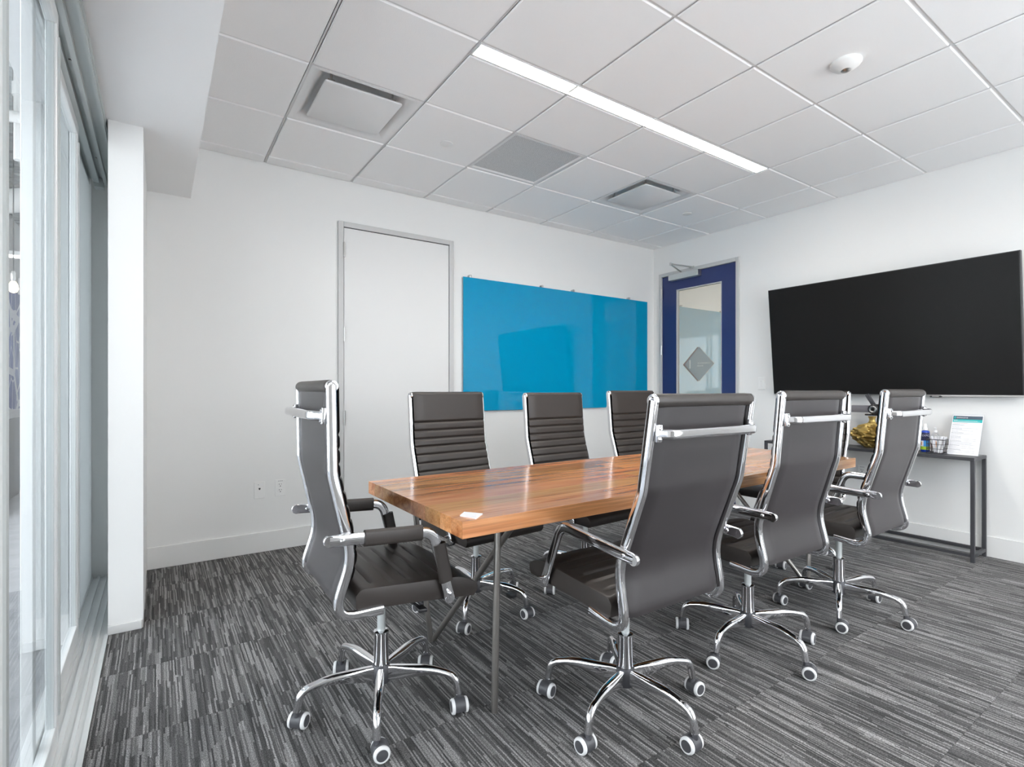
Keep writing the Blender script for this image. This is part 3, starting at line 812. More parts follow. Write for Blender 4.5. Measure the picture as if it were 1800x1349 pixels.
# ================================================================== TELEVISION
TVW, TVH = 1.664, 0.948
tv = empty('television', (4.668, 1.753, 1.100)); tv.rotation_euler = (0, 0, R(-90))
# local: x along wall (towards -Y world ... mirrored), y out of the room; tilt forward at the top
tl = R(6.0)
def tvp(name, lo, hi, mat, bev=0.002):
    return obj(name, box(lo, hi, bev, 1), mat, tv, (0, 0, 0), (tl, 0, 0))
tvp('bezel', (-TVW / 2, -0.010, 0.0), (TVW / 2, 0.030, TVH), M['black'])
tvp('screen_panel', (-TVW / 2 + 0.006, -0.0115, 0.014), (TVW / 2 - 0.006, -0.009, TVH - 0.006), M['screen'], 0.0005)
tvp('bottom_strip', (-TVW / 2, -0.0125, 0.0), (TVW / 2, -0.009, 0.010), M['satin'], 0.0005)
tvp('sensor_bump', (0.33, -0.016, -0.008), (0.40, 0.010, 0.004), M['black'], 0.003)
tvp('badge', (0.345, -0.0175, -0.004), (0.385, -0.0155, 0.002), M['satin'], 0.0004)
obj('wall_mount', box((-0.25, 0.020, 0.25), (0.25, 0.052, 0.65), 0.004), M['black_metal'], tv)
tag(tv, 'large black switched-off television tilted forward on the right wall', 'television')

# ================================================================== CONSOLE TABLE
CX0, CX1, CY0, CY1, CZ = 4.445, 4.705, 1.118, 2.555, 0.696
cs = empty('console_table', (CX0, CY0, 0))
cw, cl = CX1 - CX0, CY1 - CY0
obj('top', box((0, 0, CZ - 0.022), (cw, cl, CZ), 0.002, 1), M['black_metal'], cs)
lg = 0.022
for a in (0, cw - lg):
    for c in (0, cl - lg):
        obj('leg', box((a, c, 0), (a + lg, c + lg, CZ - 0.022), 0.0015, 1), M['black_metal'], cs)
for a in (0, cw - lg): obj('stretcher', box((a, lg, 0.035), (a + lg, cl - lg, 0.057), 0.0015, 1), M['black_metal'], cs)
for c in (0, cl - lg): obj('stretcher', box((lg, c, 0.035), (cw - lg, c + lg, 0.057), 0.0015, 1), M['black_metal'], cs)
tag(cs, 'narrow dark metal console table against the wall under the television', 'console table')

# ---- gold vase
va = empty('gold_vase', (4.59, 1.767, CZ))
bm = bmesh.new()
prof = [(0.055, 0.0), (0.075, 0.012), (0.110, 0.045), (0.145, 0.080), (0.165, 0.105), (0.150, 0.130), (0.115, 0.155), (0.070, 0.172), (0.036, 0.186), (0.024, 0.200), (0.020, 0.215), (0.023, 0.230), (0.030, 0.243), (0.024, 0.243), (0.014, 0.225)]
# refine the profile, flatten front to back, crumple
fine = []
for (r0, h0), (r1, h1) in zip(prof, prof[1:]):
    for k in range(4): fine.append((r0 + (r1 - r0) * k / 4, h0 + (h1 - h0) * k / 4))
fine.append(prof[-1])
loops = []
for r_, h_ in fine:
    lp = []
    for k in range(64):
        a = 2 * math.pi * k / 64
        body = max(0.0, min(1.0, (0.195 - h_) / 0.03)) * max(0.0, min(1.0, h_ / 0.02))
        p = Vector((math.cos(a) * 2.1, math.sin(a) * 2.1, h_ * 22))
        q = Vector((math.cos(a) * 1.6 + h_ * 9, math.sin(a) * 3.2, h_ * 26))
        q += Vector((noise.noise(q * 0.5), noise.noise(q * 0.5 + Vector((7, 0, 0))), 0)) * 0.8
        d = abs(noise.noise(q)) * 1.6 - 0.45 + 0.35 * abs(noise.noise(q * 2.1))
        k2 = 1 + 0.34 * d * body
        if body > 0:
            lp.append(Vector((r_ * 0.50 * math.cos(a) * (1 + 0.9 * d * body), r_ * math.sin(a) * k2, h_ + 0.012 * d * body)))
        else:
            lp.append(Vector((r_ * (0.42 if h_ < 0.02 else 0.8) * math.cos(a), r_ * math.sin(a), h_)))
    loops.append(lp)
loft(bm, loops)
obj('vessel', bm, M['gold'], va, smooth=30)
tag(va, 'gold crumpled vase with narrow neck standing on the console table', 'vase')

# ---- conference camera hanging below the television
cc = empty('conference_camera', (4.60, 1.80, 0.995))
bm = bmesh.new()
sec = []
n = 12
for k in range(n + 1): a = R(90 + 180 * k / n); sec.append((0.110 + 0.027 * math.cos(a) * -1, 0.027 * math.sin(a)))
for k in range(n + 1): a = R(270 + 180 * k / n); sec.append((-0.02 - 0.027 * math.cos(a) * 1, 0.027 * math.sin(a)))
loft(bm, [[Vector((x, p[0] * s, p[1] * s)) for p in sec] for x, s in ((-0.030, 0.93), (-0.026, 1.0), (0.020, 1.0), (0.026, 0.93))])
obj('speaker_bar', bm, plain('grey_mesh_cloth', (0.19, 0.18, 0.195), 0.7, bump=(700, 0.3)), cc, smooth=40)
bm = bmesh.new(); add_lathe(bm, [(0.012, -0.044), (0.030, -0.048), (0.037, -0.044), (0.039, -0.030), (0.039, 0.028)], (0, -0.052, 0.0), 'X', 30); cam_head = obj('camera_head', bm, M['black'], cc, smooth=40)
bm = bmesh.new(); add_lathe(bm, [(0.002, -0.056), (0.010, -0.054), (0.014, -0.049), (0.016, -0.043)], (0, -0.052, 0.0), 'X', 24); obj('lens', bm, M['screen'], cam_head, smooth=60)
bm = bmesh.new(); add_lathe(bm, [(0.018, -0.049), (0.022, -0.0505), (0.026, -0.0485)], (0, -0.052, 0.0), 'X', 30); obj('lens_ring', bm, M['satin'], cam_head, smooth=40)
obj('lower_flap', box((-0.03, -0.10, -0.050), (0.02, 0.012, -0.037), 0.004), M['black'], cc)
bm = bmesh.new(); sweep(bm, [Vector((0.03, -0.035, 0.02)), Vector((0.035, 0.02, 0.112))], (1, 0, 0), round_rect(0.012, 0.032, 0.005)); obj('mount_arm', bm, M['black_metal'], cc, smooth=40)
tag(cc, 'conference camera with grey bar and round lens hanging below the television', 'camera')

# ---- spray bottle
sb = empty('spray_bottle', (4.60, 1.433, CZ))
bm = bmesh.new(); add_lathe(bm, [(0.024, 0.0), (0.0265, 0.003), (0.0265, 0.145), (0.023, 0.152), (0.012, 0.156)], seg=28); bottle = obj('bottle', bm, M['blue_label'], sb, smooth=40)
def band(parent, name, r_, z0, z1, a0, a1, mat):
    bm = bmesh.new(); st = 14
    loft(bm, [[Vector((r_ * math.cos(R(a0 + (a1 - a0) * k / st)), r_ * math.sin(R(a0 + (a1 - a0) * k / st)), z)) for k in range(st + 1)] for z in (z0, z1)], False, False)
    return obj(name, bm, mat, parent)
band(bottle, 'label_panel', 0.0268, 0.085, 0.140, 90, 270, M['dark_label'])
band(bottle, 'label_panel', 0.0268, 0.040, 0.082, 180, 262, M['sky_label'])
band(bottle, 'label_panel', 0.0268, 0.040, 0.082, 128, 178, M['paper'])
band(bottle, 'label_panel', 0.0270, 0.017, 0.040, 90, 270, M['lime'])
band(bottle, 'label_panel', 0.0272, 0.050, 0.072, 145, 158, M['orange'])
me = text_mesh('EXPO', 0.0185, M['paper'], align='CENTER')
for v in me.vertices:      # wrap the word around the bottle
    a = math.pi + 0.45 + v.co.x / 0.0272
    v.co = Vector((0.0272 * math.cos(a), 0.0272 * math.sin(a), 0.113 + v.co.y))
link('lettering', me, sb)
bm = bmesh.new(); add_lathe(bm, [(0.013, 0.156), (0.015, 0.158), (0.015, 0.172), (0.011, 0.178), (0.010, 0.200), (0.008, 0.203)], seg=20); obj('spray_cap', bm, M['plate'], sb, smooth=40)
tag(sb, 'blue cleaner spray bottle with white cap beside the wire basket', 'bottle')
# ---- clear pump bottle
pb = empty('pump_bottle', (4.655, 1.388, CZ))
bm = bmesh.new(); add_lathe(bm, [(0.022, 0.0), (0.025, 0.004), (0.025, 0.115), (0.018, 0.135), (0.009, 0.142)], seg=24); obj('bottle', bm, M['clear_plastic'], pb, smooth=40)
bm = bmesh.new(); add_lathe(bm, [(0.0255, 0.03), (0.0258, 0.03), (0.0258, 0.09), (0.0255, 0.09)], seg=24); obj('label_band', bm, M['orange'], pb, smooth=40)
bm = bmesh.new(); add_lathe(bm, [(0.010, 0.142), (0.010, 0.155), (0.004, 0.157), (0.004, 0.172), (0.008, 0.173), (0.008, 0.178)], seg=16); add_box(bm, (-0.026, -0.004, 0.172), (0.006, 0.004, 0.179)); obj('pump', bm, M['plate'], pb, smooth=40)
tag(pb, 'small clear pump bottle standing behind the wire basket', 'bottle')
# ---- wire basket with paper-wrapped sticks
wb = empty('wire_basket', (4.545, 1.345, CZ))
hx, hy, hz = 0.048, 0.048, 0.100
def wires(name, segs, r_):
    for a, c in segs:
        bm = bmesh.new(); add_rod(bm, a, c, r_, 6); obj(name, bm, M['black_metal'], wb)
for z, r_ in ((hz, 0.0030), (0.004, 0.0030)):
    cs_ = [(-hx, -hy), (hx, -hy), (hx, hy), (-hx, hy)]
    wires('rim_wire', [((*cs_[k], z), (*cs_[(k + 1) % 4], z)) for k in range(4)], r_)
for z in (0.035, 0.067):
    cs_ = [(-hx, -hy), (hx, -hy), (hx, hy), (-hx, hy)]
    wires('wire', [((*cs_[k], z), (*cs_[(k + 1) % 4], z)) for k in range(4)], 0.0016)
for k in range(4):
    q = -hx + 2 * hx * k / 3
    wires('wire', [((q, -hy, 0.004), (q, -hy, hz)), ((q, hy, 0.004), (q, hy, hz)), ((-hx, q, 0.004), (-hx, q, hz)), ((hx, q, 0.004), (hx, q, hz)), ((q, -hy, 0.004), (q, hy, 0.004))], 0.0016)
tag(wb, 'small black wire basket of white wrapped sticks on the console', 'basket')
rnd = random.Random(5)
stick_me = mesh_of('wrapped_stick', box((-0.0075, -0.002, 0), (0.0075, 0.002, 0.115), 0.0012, 1), M['paper'])
for k in range(16):
    bx, by = rnd.uniform(-0.022, 0.022), rnd.uniform(-0.022, 0.022)
    o = link('wrapped_stick', stick_me, None, (4.545 + bx, 1.345 + by, CZ + 0.008), (rnd.uniform(-0.22, 0.22), rnd.uniform(-0.22, 0.22), rnd.uniform(0, 3.1)))
    tag(o, 'white paper wrapped stick standing in the wire basket', 'packet', 'wrapped sticks in the wire basket')
# ---- acrylic sign holder with printed sheet
sh = empty('sign_holder', (4.564, 1.213, CZ)); sh.rotation_euler = (0, 0, R(-90))
tb = R(-25.0)
def shp(name, bm, mat, dy=0.0):
    return obj(name, bm, mat, sh, (0, dy, 0), (tb, 0, 0))
W2, H2 = 0.084, 0.300
shp('acrylic_back', box((-W2 - 0.003, 0.0002, 0), (W2 + 0.003, 0.0020, H2 + 0.006)), M['clear_plastic'])
sheet = shp('printed_sheet', box((-W2, -0.0006, 0.002), (W2, 0.0, H2)), M['paper'])
obj('foot', box((-W2 - 0.003, 0.0, 0.0), (W2 + 0.003, 0.085, 0.002)), M['clear_plastic'], sh)
def band2(x0, x1, z0, z1, mat, d=0.0003): obj('print_band', box((x0, -0.0006 - d, z0), (x1, -0.0006, z1)), mat, sheet)
band2(-W2 + 0.004, W2 - 0.004, H2 - 0.034, H2 - 0.008, M['slate'])
band2(-W2 + 0.004, W2 - 0.004, H2 - 0.056, H2 - 0.034, M['teal'])
band2(-W2 + 0.009, -W2 + 0.019, H2 - 0.028, H2 - 0.014, M['teal'], 0.0005)
for body, size, x, z, mat in (('EXPANSIVE', 0.0125, -W2 + 0.023, H2 - 0.0255, M['paper']),):
    me = text_mesh(body, size, mat, 0.0001); link('lettering', me, sheet, (x, -0.0012, z), (R(90), 0, 0))
rr = random.Random(11)
bm = bmesh.new(); bmd = bmesh.new(); bmr = bmesh.new(); bmw = bmesh.new()
z = H2 - 0.064
row = 0
def line(target, x, z, w, h=0.0014):
    while w > 0.002:
        k = min(w, rr.uniform(0.005, 0.012)); add_box(target, (x, -0.0009, z), (x + k - 0.0012, -0.0006, z + h)); x += k; w -= k
line(bmr, -W2 + 0.008, z, 0.085, 0.002); z -= 0.006
while z > 0.012:
    if row % 5 == 1: line(bmd, -W2 + 0.006, z, rr.uniform(0.055, 0.075), 0.0020)
    else: line(bm, -W2 + 0.006, z, rr.choice((0.04, 0.06, 0.12, 0.14)))
    z -= 0.0062; row += 1
for k in range(3): add_box(bmw, (-W2 + 0.009, -0.0011, H2 - 0.041 - 0.005 * k), (-W2 + 0.009 + (0.022, 0.13, 0.145)[k], -0.0009, H2 - 0.0395 - 0.005 * k))
obj('print_lines', bm, M['ink'], sheet); obj('print_lines', bmd, M['ink_dark'], sheet); obj('print_lines', bmr, M['ink_red'], sheet); obj('print_lines', bmw, M['paper'], sheet)
tag(sh, 'leaning acrylic holder with printed notice, slate and teal header, on console', 'sign')

# ================================================================== CONFERENCE TABLE
TX0, TX1, TY0, TY1, TZ, TT = 0.755, 3.345, 1.372, 2.212, 0.750, 0.052
ct = empty('conference_table', ((TX0 + TX1) / 2, (TY0 + TY1) / 2, 0))
ox, oy = (TX0 + TX1) / 2, (TY0 + TY1) / 2
rt = random.Random(3)
edges_y = [0.0, 0.075, 0.150, 0.265, 0.385, 0.475, 0.560, 0.660, 0.765, 0.840]
for k in range(len(edges_y) - 1):
    y0, y1 = TY0 + edges_y[k], TY0 + edges_y[k + 1]
    cuts = [TX0, TX0 + rt.uniform(0.7, 1.3), TX0 + rt.uniform(1.6, 2.1), TX1] if k % 2 else [TX0, TX0 + rt.uniform(1.0, 1.7), TX1]
    for a, c in zip(cuts, cuts[1:]):
        bm = box((-(c - a) / 2, -(y1 - y0) / 2 + 0.0001, -TT), ((c - a) / 2, (y1 - y0) / 2 - 0.0001, 0), 0.0004, 1)
        obj('stave', bm, M['wood'], ct, ((a + c) / 2 - ox, (y0 + y1) / 2 - oy, TZ))
def rod(name, a, c, r_=0.0125):
    bm = bmesh.new(); add_rod(bm, Vector(a) - Vector((ox, oy, 0)), Vector(c) - Vector((ox, oy, 0)), r_, 14)
    return obj(name, bm, M['rod'], ct, smooth=40)
zu = TZ - TT
rod('leg', (0.99, 1.565, 0), (1.002, 1.560, zu))
rod('leg', (1.030, 2.168, 0), (0.938, 2.160, zu))
rod('brace', (1.040, 2.160, 0.012), (1.140, 1.590, zu))
rod('leg', (3.150, 1.545, 0), (3.205, 1.550, zu))
rod('leg', (3.110, 2.100, 0), (3.098, 2.105, zu))
rod('brace', (3.140, 1.553, 0.012), (2.990, 2.085, zu))
for x0, x1, y0, y1 in ((0.91, 1.19, 1.50, 1.63), (0.89, 1.09, 2.09, 2.20), (3.10, 3.26, 1.50, 1.61), (2.94, 3.16, 2.03, 2.16)):
    obj('mounting_plate', box((x0 - ox, y0 - oy, zu - 0.005), (x1 - ox, y1 - oy, zu)), M['rod'], ct)
tag(ct, 'long conference table of glossy orange-brown wood staves on thin steel legs', 'table')
cdm = bmesh.new()
loft(cdm, [[Vector((p[0], p[1], z)) for p in ((0.782, 1.438), (0.806, 1.380), (0.853, 1.418), (0.815, 1.470))] for z in (TZ, TZ + 0.004)])
tag(obj('table_card', cdm, M['paper']), 'small white square card lying on the near corner of the table', 'card')
# cable lying under the table
bm = bmesh.new()
pts = [Vector((1.62 + 0.06 * math.sin(k * 0.9), 2.40 + 0.05 * k, 0.004)) for k in range(9)]
for a, c in zip(pts, pts[1:]): add_rod(bm, a, c, 0.004, 6)
add_box(bm, (1.60, 2.36, 0.0), (1.64, 2.41, 0.018), 0.003)
tag(obj('power_cable', bm, M['black']), 'black cable on the carpet under the far side of table', 'cable')

# ================================================================== CHAIRS
PIV = Vector((0, 0, 0.42))               # tilt pivot of the upper part
prof_yz = fillet([(-0.287, 1.128), (-0.263, 0.86), (-0.186, 0.605), (-0.232, 0.420), (-0.075, 0.432)], [0.16, 0.20, 0.06], 8)
def up(p): return Vector(p) - PIV        # upper meshes are modelled about the pivot
def frame_path(x): return [up((x, p[0], p[1])) for p in prof_yz]
def densify(path, step):
    out = [path[0]]
    for a, b in zip(path, path[1:]):
        n = max(1, int((b - a).length / step))
        for k in range(1, n + 1): out.append(a.lerp(b, k / n))
    return out
CH = {}
bm = bmesh.new(); sweep(bm, frame_path(0), (1, 0, 0), round_rect(0.022, 0.030, 0.007)); CH['frame'] = mesh_of('side_frame', bm, M['chrome'], 40)
# back pad (front, channelled) and rear fabric panel follow the frame curve
flat = densify([Vector((0, p[0], p[1])) for p in prof_yz], 0.0045)
s = [0.0]
for a, b in zip(flat, flat[1:]): s.append(s[-1] + (b - a).length)
def normal(i):
    a, b = flat[max(i - 1, 0)], flat[min(i + 1, len(flat) - 1)]
    t = (b - a).normalized()
    return Vector((0, -t.z, t.y))
def groove(u, first, pitch):
    if u < first - pitch * 0.5: return 0.0 if u < first - 0.01 else 0.0
    d = abs(((u - first + pitch / 2) % pitch) - pitch / 2)
    return max(0.0, 1 - d / 0.011) ** 1.5
def strip(bm, x_half, i0, i1, f_front, f_rear, nx=14, edge=0.010):
    loops = []
    for i in range(i0, i1):
        n = normal(i); p = flat[i]
        fr, re_ = [], []
        for k in range(nx + 1):
            x = -x_half + 2 * x_half * k / nx
            e = min(1.0, (x_half - abs(x)) / edge) ** 0.5 if edge else 1.0
            mid = (f_front(s[i]) + f_rear(s[i])) / 2
            fr.append(up(p + n * (mid + (f_front(s[i]) - mid) * e) + Vector((x, 0, 0))))
            re_.append(up(p + n * (mid + (f_rear(s[i]) - mid) * e) + Vector((x, 0, 0))))
        loops.append(fr + re_[::-1][1:-1] if edge else fr + re_[::-1])
    loft(bm, loops)
i_end = max(i for i in range(len(flat)) if flat[i].z > 0.505)
bm = bmesh.new()
strip(bm, 0.229, 1, i_end, lambda u: 0.034 - 0.010 * groove(u, 0.150, 0.0455), lambda u: 0.0152, edge=0.010)
CH['pad'] = mesh_of('backrest', bm, M['leather'], 50)
i_low = max(i for i in range(len(flat)) if flat[i].z > 0.452)
bm = bmesh.new(); strip(bm, 0.2225, 3, i_low, lambda u: 0.0150, lambda u: -0.0085, edge=0.012); CH['rear'] = mesh_of('back_panel', bm, M['fabric'], 60)
bm = bmesh.new(); c = up((0, -0.284, 1.126)); add_lathe(bm, [(0.0175, -0.231), (0.0195, -0.226), (0.0205, -0.20), (0.0200, 0.0), (0.0205, 0.20), (0.0195, 0.226), (0.0175, 0.231)], c, 'X', 24); CH['roll'] = mesh_of('top_roll', bm, M['leather'], 60)
bm = bmesh.new(); add_lathe(bm, [(0.004, 0.0095), (0.0065, 0.0095), (0.008, 0.006), (0.012, 0.0065), (0.013, 0.0095), (0.0175, 0.0085), (0.0195, 0.005), (0.0195, 0.0)], (0, 0, 0), 'X', 24); CH['cap'] = mesh_of('end_cap', bm, M['chrome'], 35)
path = fillet([(-0.218, -0.298, 1.035), (-0.200, -0.332, 1.035), (0.200, -0.332, 1.035), (0.218, -0.298, 1.035)], [0.055, 0.055], 8)
bm = bmesh.new(); sweep(bm, [up(p) for p in densify(path, 0.02)], (0, 0, 1), round_rect(0.029, 0.018, 0.0085, 4)); CH['bar'] = mesh_of('crossbar', bm, M['chrome'], 40)
bm = bmesh.new(); add_box(bm, (-0.011, -0.006, -0.026), (0.011, 0.006, 0.026), 0.004)
for z in (0.015, -0.015): add_lathe(bm, [(0.001, -0.011), (0.005, -0.010), (0.0065, -0.006)], (0, 0, z), 'Y', 12)
CH['bracket'] = mesh_of('crossbar_bracket', bm, M['chrome'], 40)
# seat cushion: (y, z) section lofted across x
ny = 64
def seat_section(g):
    out = []
    for k in range(ny + 1):
        y = -0.158 + (0.262 + 0.158) * k / ny
        z = 0.503 - 0.007 * g * groove(y, -0.105, 0.062) * (1 if y < 0.20 else 0)
        if y > 0.17: z -= 0.030 * ((y - 0.17) / 0.092) ** 2
        if y < -0.140: z -= 0.010 * ((-0.140 - y) / 0.018) ** 2
        out.append((y, z))
    return out + [(0.268, 0.462), (0.266, 0.445), (0.255, 0.430), (0.20, 0.432), (0.0, 0.437), (-0.150, 0.437), (-0.163, 0.444), (-0.165, 0.482)]
cy_, cz_ = 0.05, 0.468
loops = []
half = [(0.236, 0.955, 0), (0.2355, 0.985, 0), (0.232, 0.998, 0), (0.226, 1.0, 0), (0.205, 1.0, 0), (0.190, 1.0, 0.5), (0.178, 1.0, 1), (0.12, 1.0, 1), (0.06, 1.0, 1)]
for x, k, g in [(-x, k, g) for x, k, g in half] + [(0, 1.0, 1)] + half[::-1]:
    ky = 1 - (1 - k) * 0.25
    kz = 1 - (1 - k) * 1.6
    crown = 0.004 * (1 - (x / 0.236) ** 2)
    loops.append([up((x, cy_ + (p[0] - cy_) * ky, cz_ + (p[1] - cz_) * kz + (crown if p[1] > cz_ else 0))) for p in seat_section(g)])
bm = bmesh.new(); loft(bm, loops); CH['seat'] = mesh_of('seat', bm, M['leather'], 40)
seam = [(-0.232, y, z) for y, z in seat_section(0)[1:ny - 2]]
seam = seam + [(-x, y, z) for x, y, z in seam[::-1]]
bm = bmesh.new()
for p, q in zip(seam, seam[1:] + seam[:1]): add_rod(bm, up((p[0], p[1], p[2] - 0.0015)), up((q[0], q[1], q[2] - 0.0015)), 0.0016, 5)
CH['seam'] = mesh_of('seat_seam', bm, M['black'])
bm = bmesh.new()
add_box(bm, up((-0.10, -0.09, 0.395)), up((0.10, 0.13, 0.436)), 0.006)
add_box(bm, up((-0.18, -0.03, 0.424)), up((0.18, 0.02, 0.437)), 0.002)
CH['mech'] = mesh_of('tilt_mechanism', bm, M['black'], 40)
bm = bmesh.new(); add_rod(bm, up((0.09, 0.05, 0.405)), up((0.19, 0.07, 0.400)), 0.006, 8); add_box(bm, up((0.185, 0.055, 0.394)), up((0.225, 0.085, 0.406)), 0.003); CH['lever'] = mesh_of('lever', bm, M['black'], 40)
bm = bmesh.new(); add_lathe(bm, [(0.024, 0.0), (0.026, -0.004), (0.026, -0.03), (0.020, -0.034)], up((0, 0.150, 0.434)), 'Z', 18); CH['knob'] = mesh_of('tension_knob', bm, M['black'], 40)
# armrest (modelled at x = 0, placed at +-0.253)
arm_path = fillet([(-0.262, 0.664), (0.072, 0.670), (0.150, 0.442)], [0.055], 9)
ap = [up((0, p[0], p[1])) for p in densify([Vector((q[0], q[1], 0)) for q in arm_path], 0.02)]
bm = bmesh.new(); sweep(bm, ap, (1, 0, 0), round_rect(0.014, 0.036, 0.0065))
for (y, z) in ((-0.262, 0.664), (0.150, 0.442)):
    add_lathe(bm, [(0.0165, -0.0068), (0.018, -0.005), (0.018, 0.005), (0.0165, 0.0068)], up((0, y, z)), 'X', 20)
CH['arm'] = mesh_of('armrest', bm, M['chrome'], 40)
bm = bmesh.new()
for (y, z) in ((-0.225, 0.664), (0.144, 0.462)):
    add_lathe(bm, [(0.001, -0.012), (0.005, -0.0115), (0.0075, -0.0085), (0.0075, 0.0085), (0.005, 0.0115), (0.001, 0.012)], up((0, y, z)), 'X', 14)
add_rod(bm, up((-0.028, 0.144, 0.462)), up((0.028, 0.144, 0.462)), 0.006, 10)
CH['bolt'] = mesh_of('arm_bolts', bm, M['chrome'], 40)
def arm_slice(lo, hi):
    return [p for p in ap if lo <= (p.y, p.z + PIV.z) and lo[0] <= p.y <= hi[0]]
pad_a = [p for p in ap if -0.160 <= p.y <= 0.040]
drop = fillet([(0.105, 0.628), (0.132, 0.502)], [])
pad_b = [up((0, p[0], p[1])) for p in ((0.096, 0.628), (0.108, 0.585), (0.1235, 0.535), (0.1325, 0.500))]
bm = bmesh.new(); sweep(bm, pad_a, (1, 0, 0), round_rect(0.028, 0.050, 0.011)); CH['pad_a'] = mesh_of('arm_pad', bm, M['leather'], 40)
bm = bmesh.new(); sweep(bm, pad_b, (1, 0, 0), round_rect(0.026, 0.046, 0.010)); CH['pad_b'] = mesh_of('arm_pad', bm, M['leather'], 40)
# gas lift and base
bm = bmesh.new(); add_lathe(bm, [(0.0145, 0.26), (0.0145, 0.412)], seg=20); CH['piston'] = mesh_of('gas_piston', bm, M['alu_grey'], 40)
bm = bmesh.new(); add_lathe(bm, [(0.027, 0.10), (0.0265, 0.262), (0.0275, 0.264), (0.0275, 0.272), (0.021, 0.275)], seg=24); CH['sleeve'] = mesh_of('gas_sleeve', bm, M['chrome'], 40)
bm = bmesh.new(); add_lathe(bm, [(0.027, 0.086), (0.032, 0.090), (0.033, 0.148), (0.029, 0.153)], seg=24); CH['hub'] = mesh_of('base_hub', bm, M['black_metal'], 40)
leg_path = fillet([(0.022, 0.0, 0.122), (0.19, 0.0, 0.140), (0.274, 0.0, 0.122), (0.286, 0.0, 0.060)], [0.30, 0.055], 8)
lp = densify(leg_path, 0.012)
bm = bmesh.new()
loops = []
for i, p in enumerate(lp):
    a, b = lp[max(i - 1, 0)], lp[min(i + 1, len(lp) - 1)]
    t = (b - a).normalized(); nrm = t.cross(Vector((0, 1, 0)))
    u = max(0.0, min(1.0, (p.x - 0.05) / 0.17))
    h = 0.052 * (1 - u) + 0.026 * u
    w = 0.024 * (1 - u) + 0.030 * math.sin(u * math.pi) * 0.25 + 0.026 * u
    rr_ = min(w, h) * (0.28 + 0.21 * u)
    drop_ = -(0.052 - h) * 0.25
    loops.append([p + Vector((0, q[0], 0)) + nrm * q[1] + Vector((0, 0, -drop_ * 0.5)) for q in round_rect(w, h, rr_, 4)])
loft(bm, loops); CH['leg'] = mesh_of('base_leg', bm, M['chrome'], 40)
# caster: origin under the stem on the floor
bm = bmesh.new()
add_lathe(bm, [(0.010, 0.046), (0.010, 0.066)], seg=14)
loops = []
for x, k in ((-0.0185, 0.95), (-0.017, 1.0), (0.017, 1.0), (0.0185, 0.95)):
    lpn = []
    for q in range(17):
        a = R(-30 + 235 * q / 16)
        lpn.append(Vector((x, -0.012 + 0.0275 * k * math.cos(a), 0.027 + 0.0275 * k * math.sin(a))))
    loops.append(lpn)
loft(bm, loops); CH['caster'] = mesh_of('caster', bm, M['caster_grey'], 40)
bm = bmesh.new(); add_lathe(bm, [(0.0185, 0.0058), (0.0175, 0.0072), (0.001, 0.0085)][::-1] + [(0.0195, 0.0030), (0.0195, -0.0065)], (0, 0, 0), 'X', 26); CH['wheel'] = mesh_of('wheel', bm, M['caster_grey'], 35)
bm = bmesh.new(); add_lathe(bm, [(0.0180, 0.0060), (0.0215, 0.0068), (0.0248, 0.0050), (0.0262, 0.0015), (0.0262, -0.004), (0.0200, -0.0042)], (0, 0, 0), 'X', 28); CH['wring'] = mesh_of('wheel_ring', bm, M['ring'], 40)

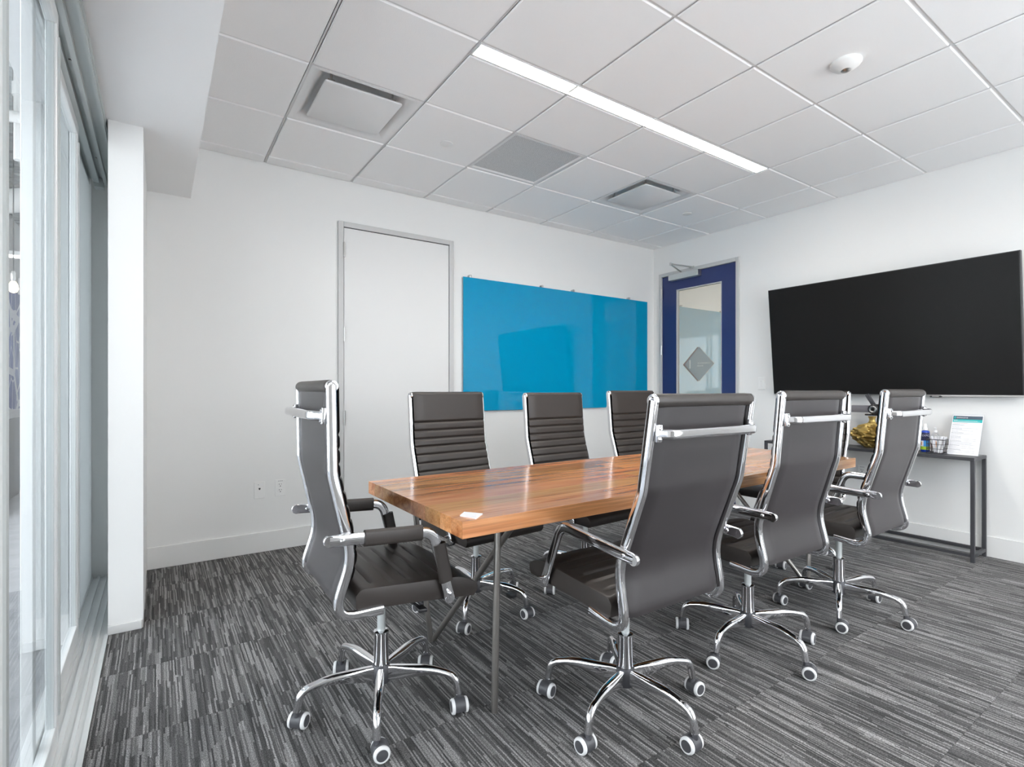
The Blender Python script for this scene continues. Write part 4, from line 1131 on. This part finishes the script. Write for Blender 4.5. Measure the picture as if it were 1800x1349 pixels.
rc = random.Random(21)
def chair(loc, heading, base, tilt, lift, label, padded=False, swivels=None):
    """heading: chair's right-hand side direction in degrees (0 = faces +Y)"""
    o = empty('office_chair', (loc[0], loc[1], 0), R(heading))
    tag(o, label, 'chair', 'high-back office chairs around the table')
    piv = PIV + Vector((0, 0, lift))
    rot = (R(tilt), 0, 0)
    rm = Matrix.Rotation(R(tilt), 3, 'X')
    def upper(name, key, off=(0, 0, 0), flip=False, parent=None):
        c = link(name, CH[key], o, piv + rm @ Vector(off), rot)
        if flip: c.scale = (-1, 1, 1)
        return c
    link('seat_seam', CH['seam'], upper('seat', 'seat')); upper('backrest', 'pad'); upper('back_panel', 'rear'); upper('top_roll', 'roll')
    for sx in (-1, 1):
        upper('side_frame', 'frame', (sx * 0.235, 0, 0))
        cp = upper('end_cap', 'cap', Vector((sx * 0.231, -0.284, 1.126)) - PIV * Vector((0, 0, 1)).z if False else (sx * 0.231, -0.284, 1.126 - PIV.z), flip=(sx < 0))
        br = upper('crossbar_bracket', 'bracket', (sx * 0.222, -0.300, 1.035 - PIV.z))
        a = upper('armrest', 'arm', (sx * 0.253, 0, 0))
        b = link('arm_bolts', CH['bolt'], a)
        if padded:
            link('arm_pad', CH['pad_a'], a); link('arm_pad', CH['pad_b'], a)
    upper('crossbar', 'bar')
    upper('tilt_mechanism', 'mech'); upper('lever', 'lever'); upper('tension_knob', 'knob')
    link('gas_piston', CH['piston'], o, (0, 0, lift * 0.5)); link('gas_sleeve', CH['sleeve'], o); link('base_hub', CH['hub'], o)
    for k in range(5):
        a = R(base + 72 * k - heading)
        link('base_leg', CH['leg'], o, (0, 0, 0), (0, 0, a))
        sw = (R(swivels[k]) - R(heading)) if swivels else rc.uniform(0, 2 * math.pi)
        cst = link('caster', CH['caster'], o, (0.286 * math.cos(a), 0.286 * math.sin(a), 0), (0, 0, sw))
        for sx in (-1, 1):
            w = link('wheel', CH['wheel'], cst, (sx * 0.0230, -0.012, 0.0262)); w.scale = (sx, 1, 1)
            g = link('wheel_ring', CH['wring'], cst, (sx * 0.0230, -0.012, 0.0262)); g.scale = (sx, 1, 1)
    return o

chair((0.672, 1.831), -91.5, 31, -4.2, 0.012, 'high-back chair at the near left head of the table, arms wrapped in leather', True)
chair((1.390, 1.317), -0.5, 56, 3.9, 0.010, 'high-back chair nearest the camera, back turned, first of the near row')
chair((2.190, 1.335), -1.0, 43, 0.0, -0.003, 'middle high-back chair of the near row with its back turned')
chair((2.935, 1.283), 1.5, 60, 0.0, 0.003, 'last high-back chair of the near row, in front of the gold vase')
chair((1.385, 2.370), 184.5, 13, 0.0, -0.012, 'chair across the table facing the camera, in front of the closet door')
chair((2.110, 2.320), 183.0, 40, 0.0, -0.018, 'chair across the table facing the camera, below the middle of the cyan board')
chair((2.830, 2.330), 183.0, 25, 0.0, -0.006, 'chair across the table facing the camera, below the right end of cyan board')
chair((3.560, 1.850), 90.0, 50, 0.0, -0.008, 'chair at the far right head of the table, mostly hidden by the near row')
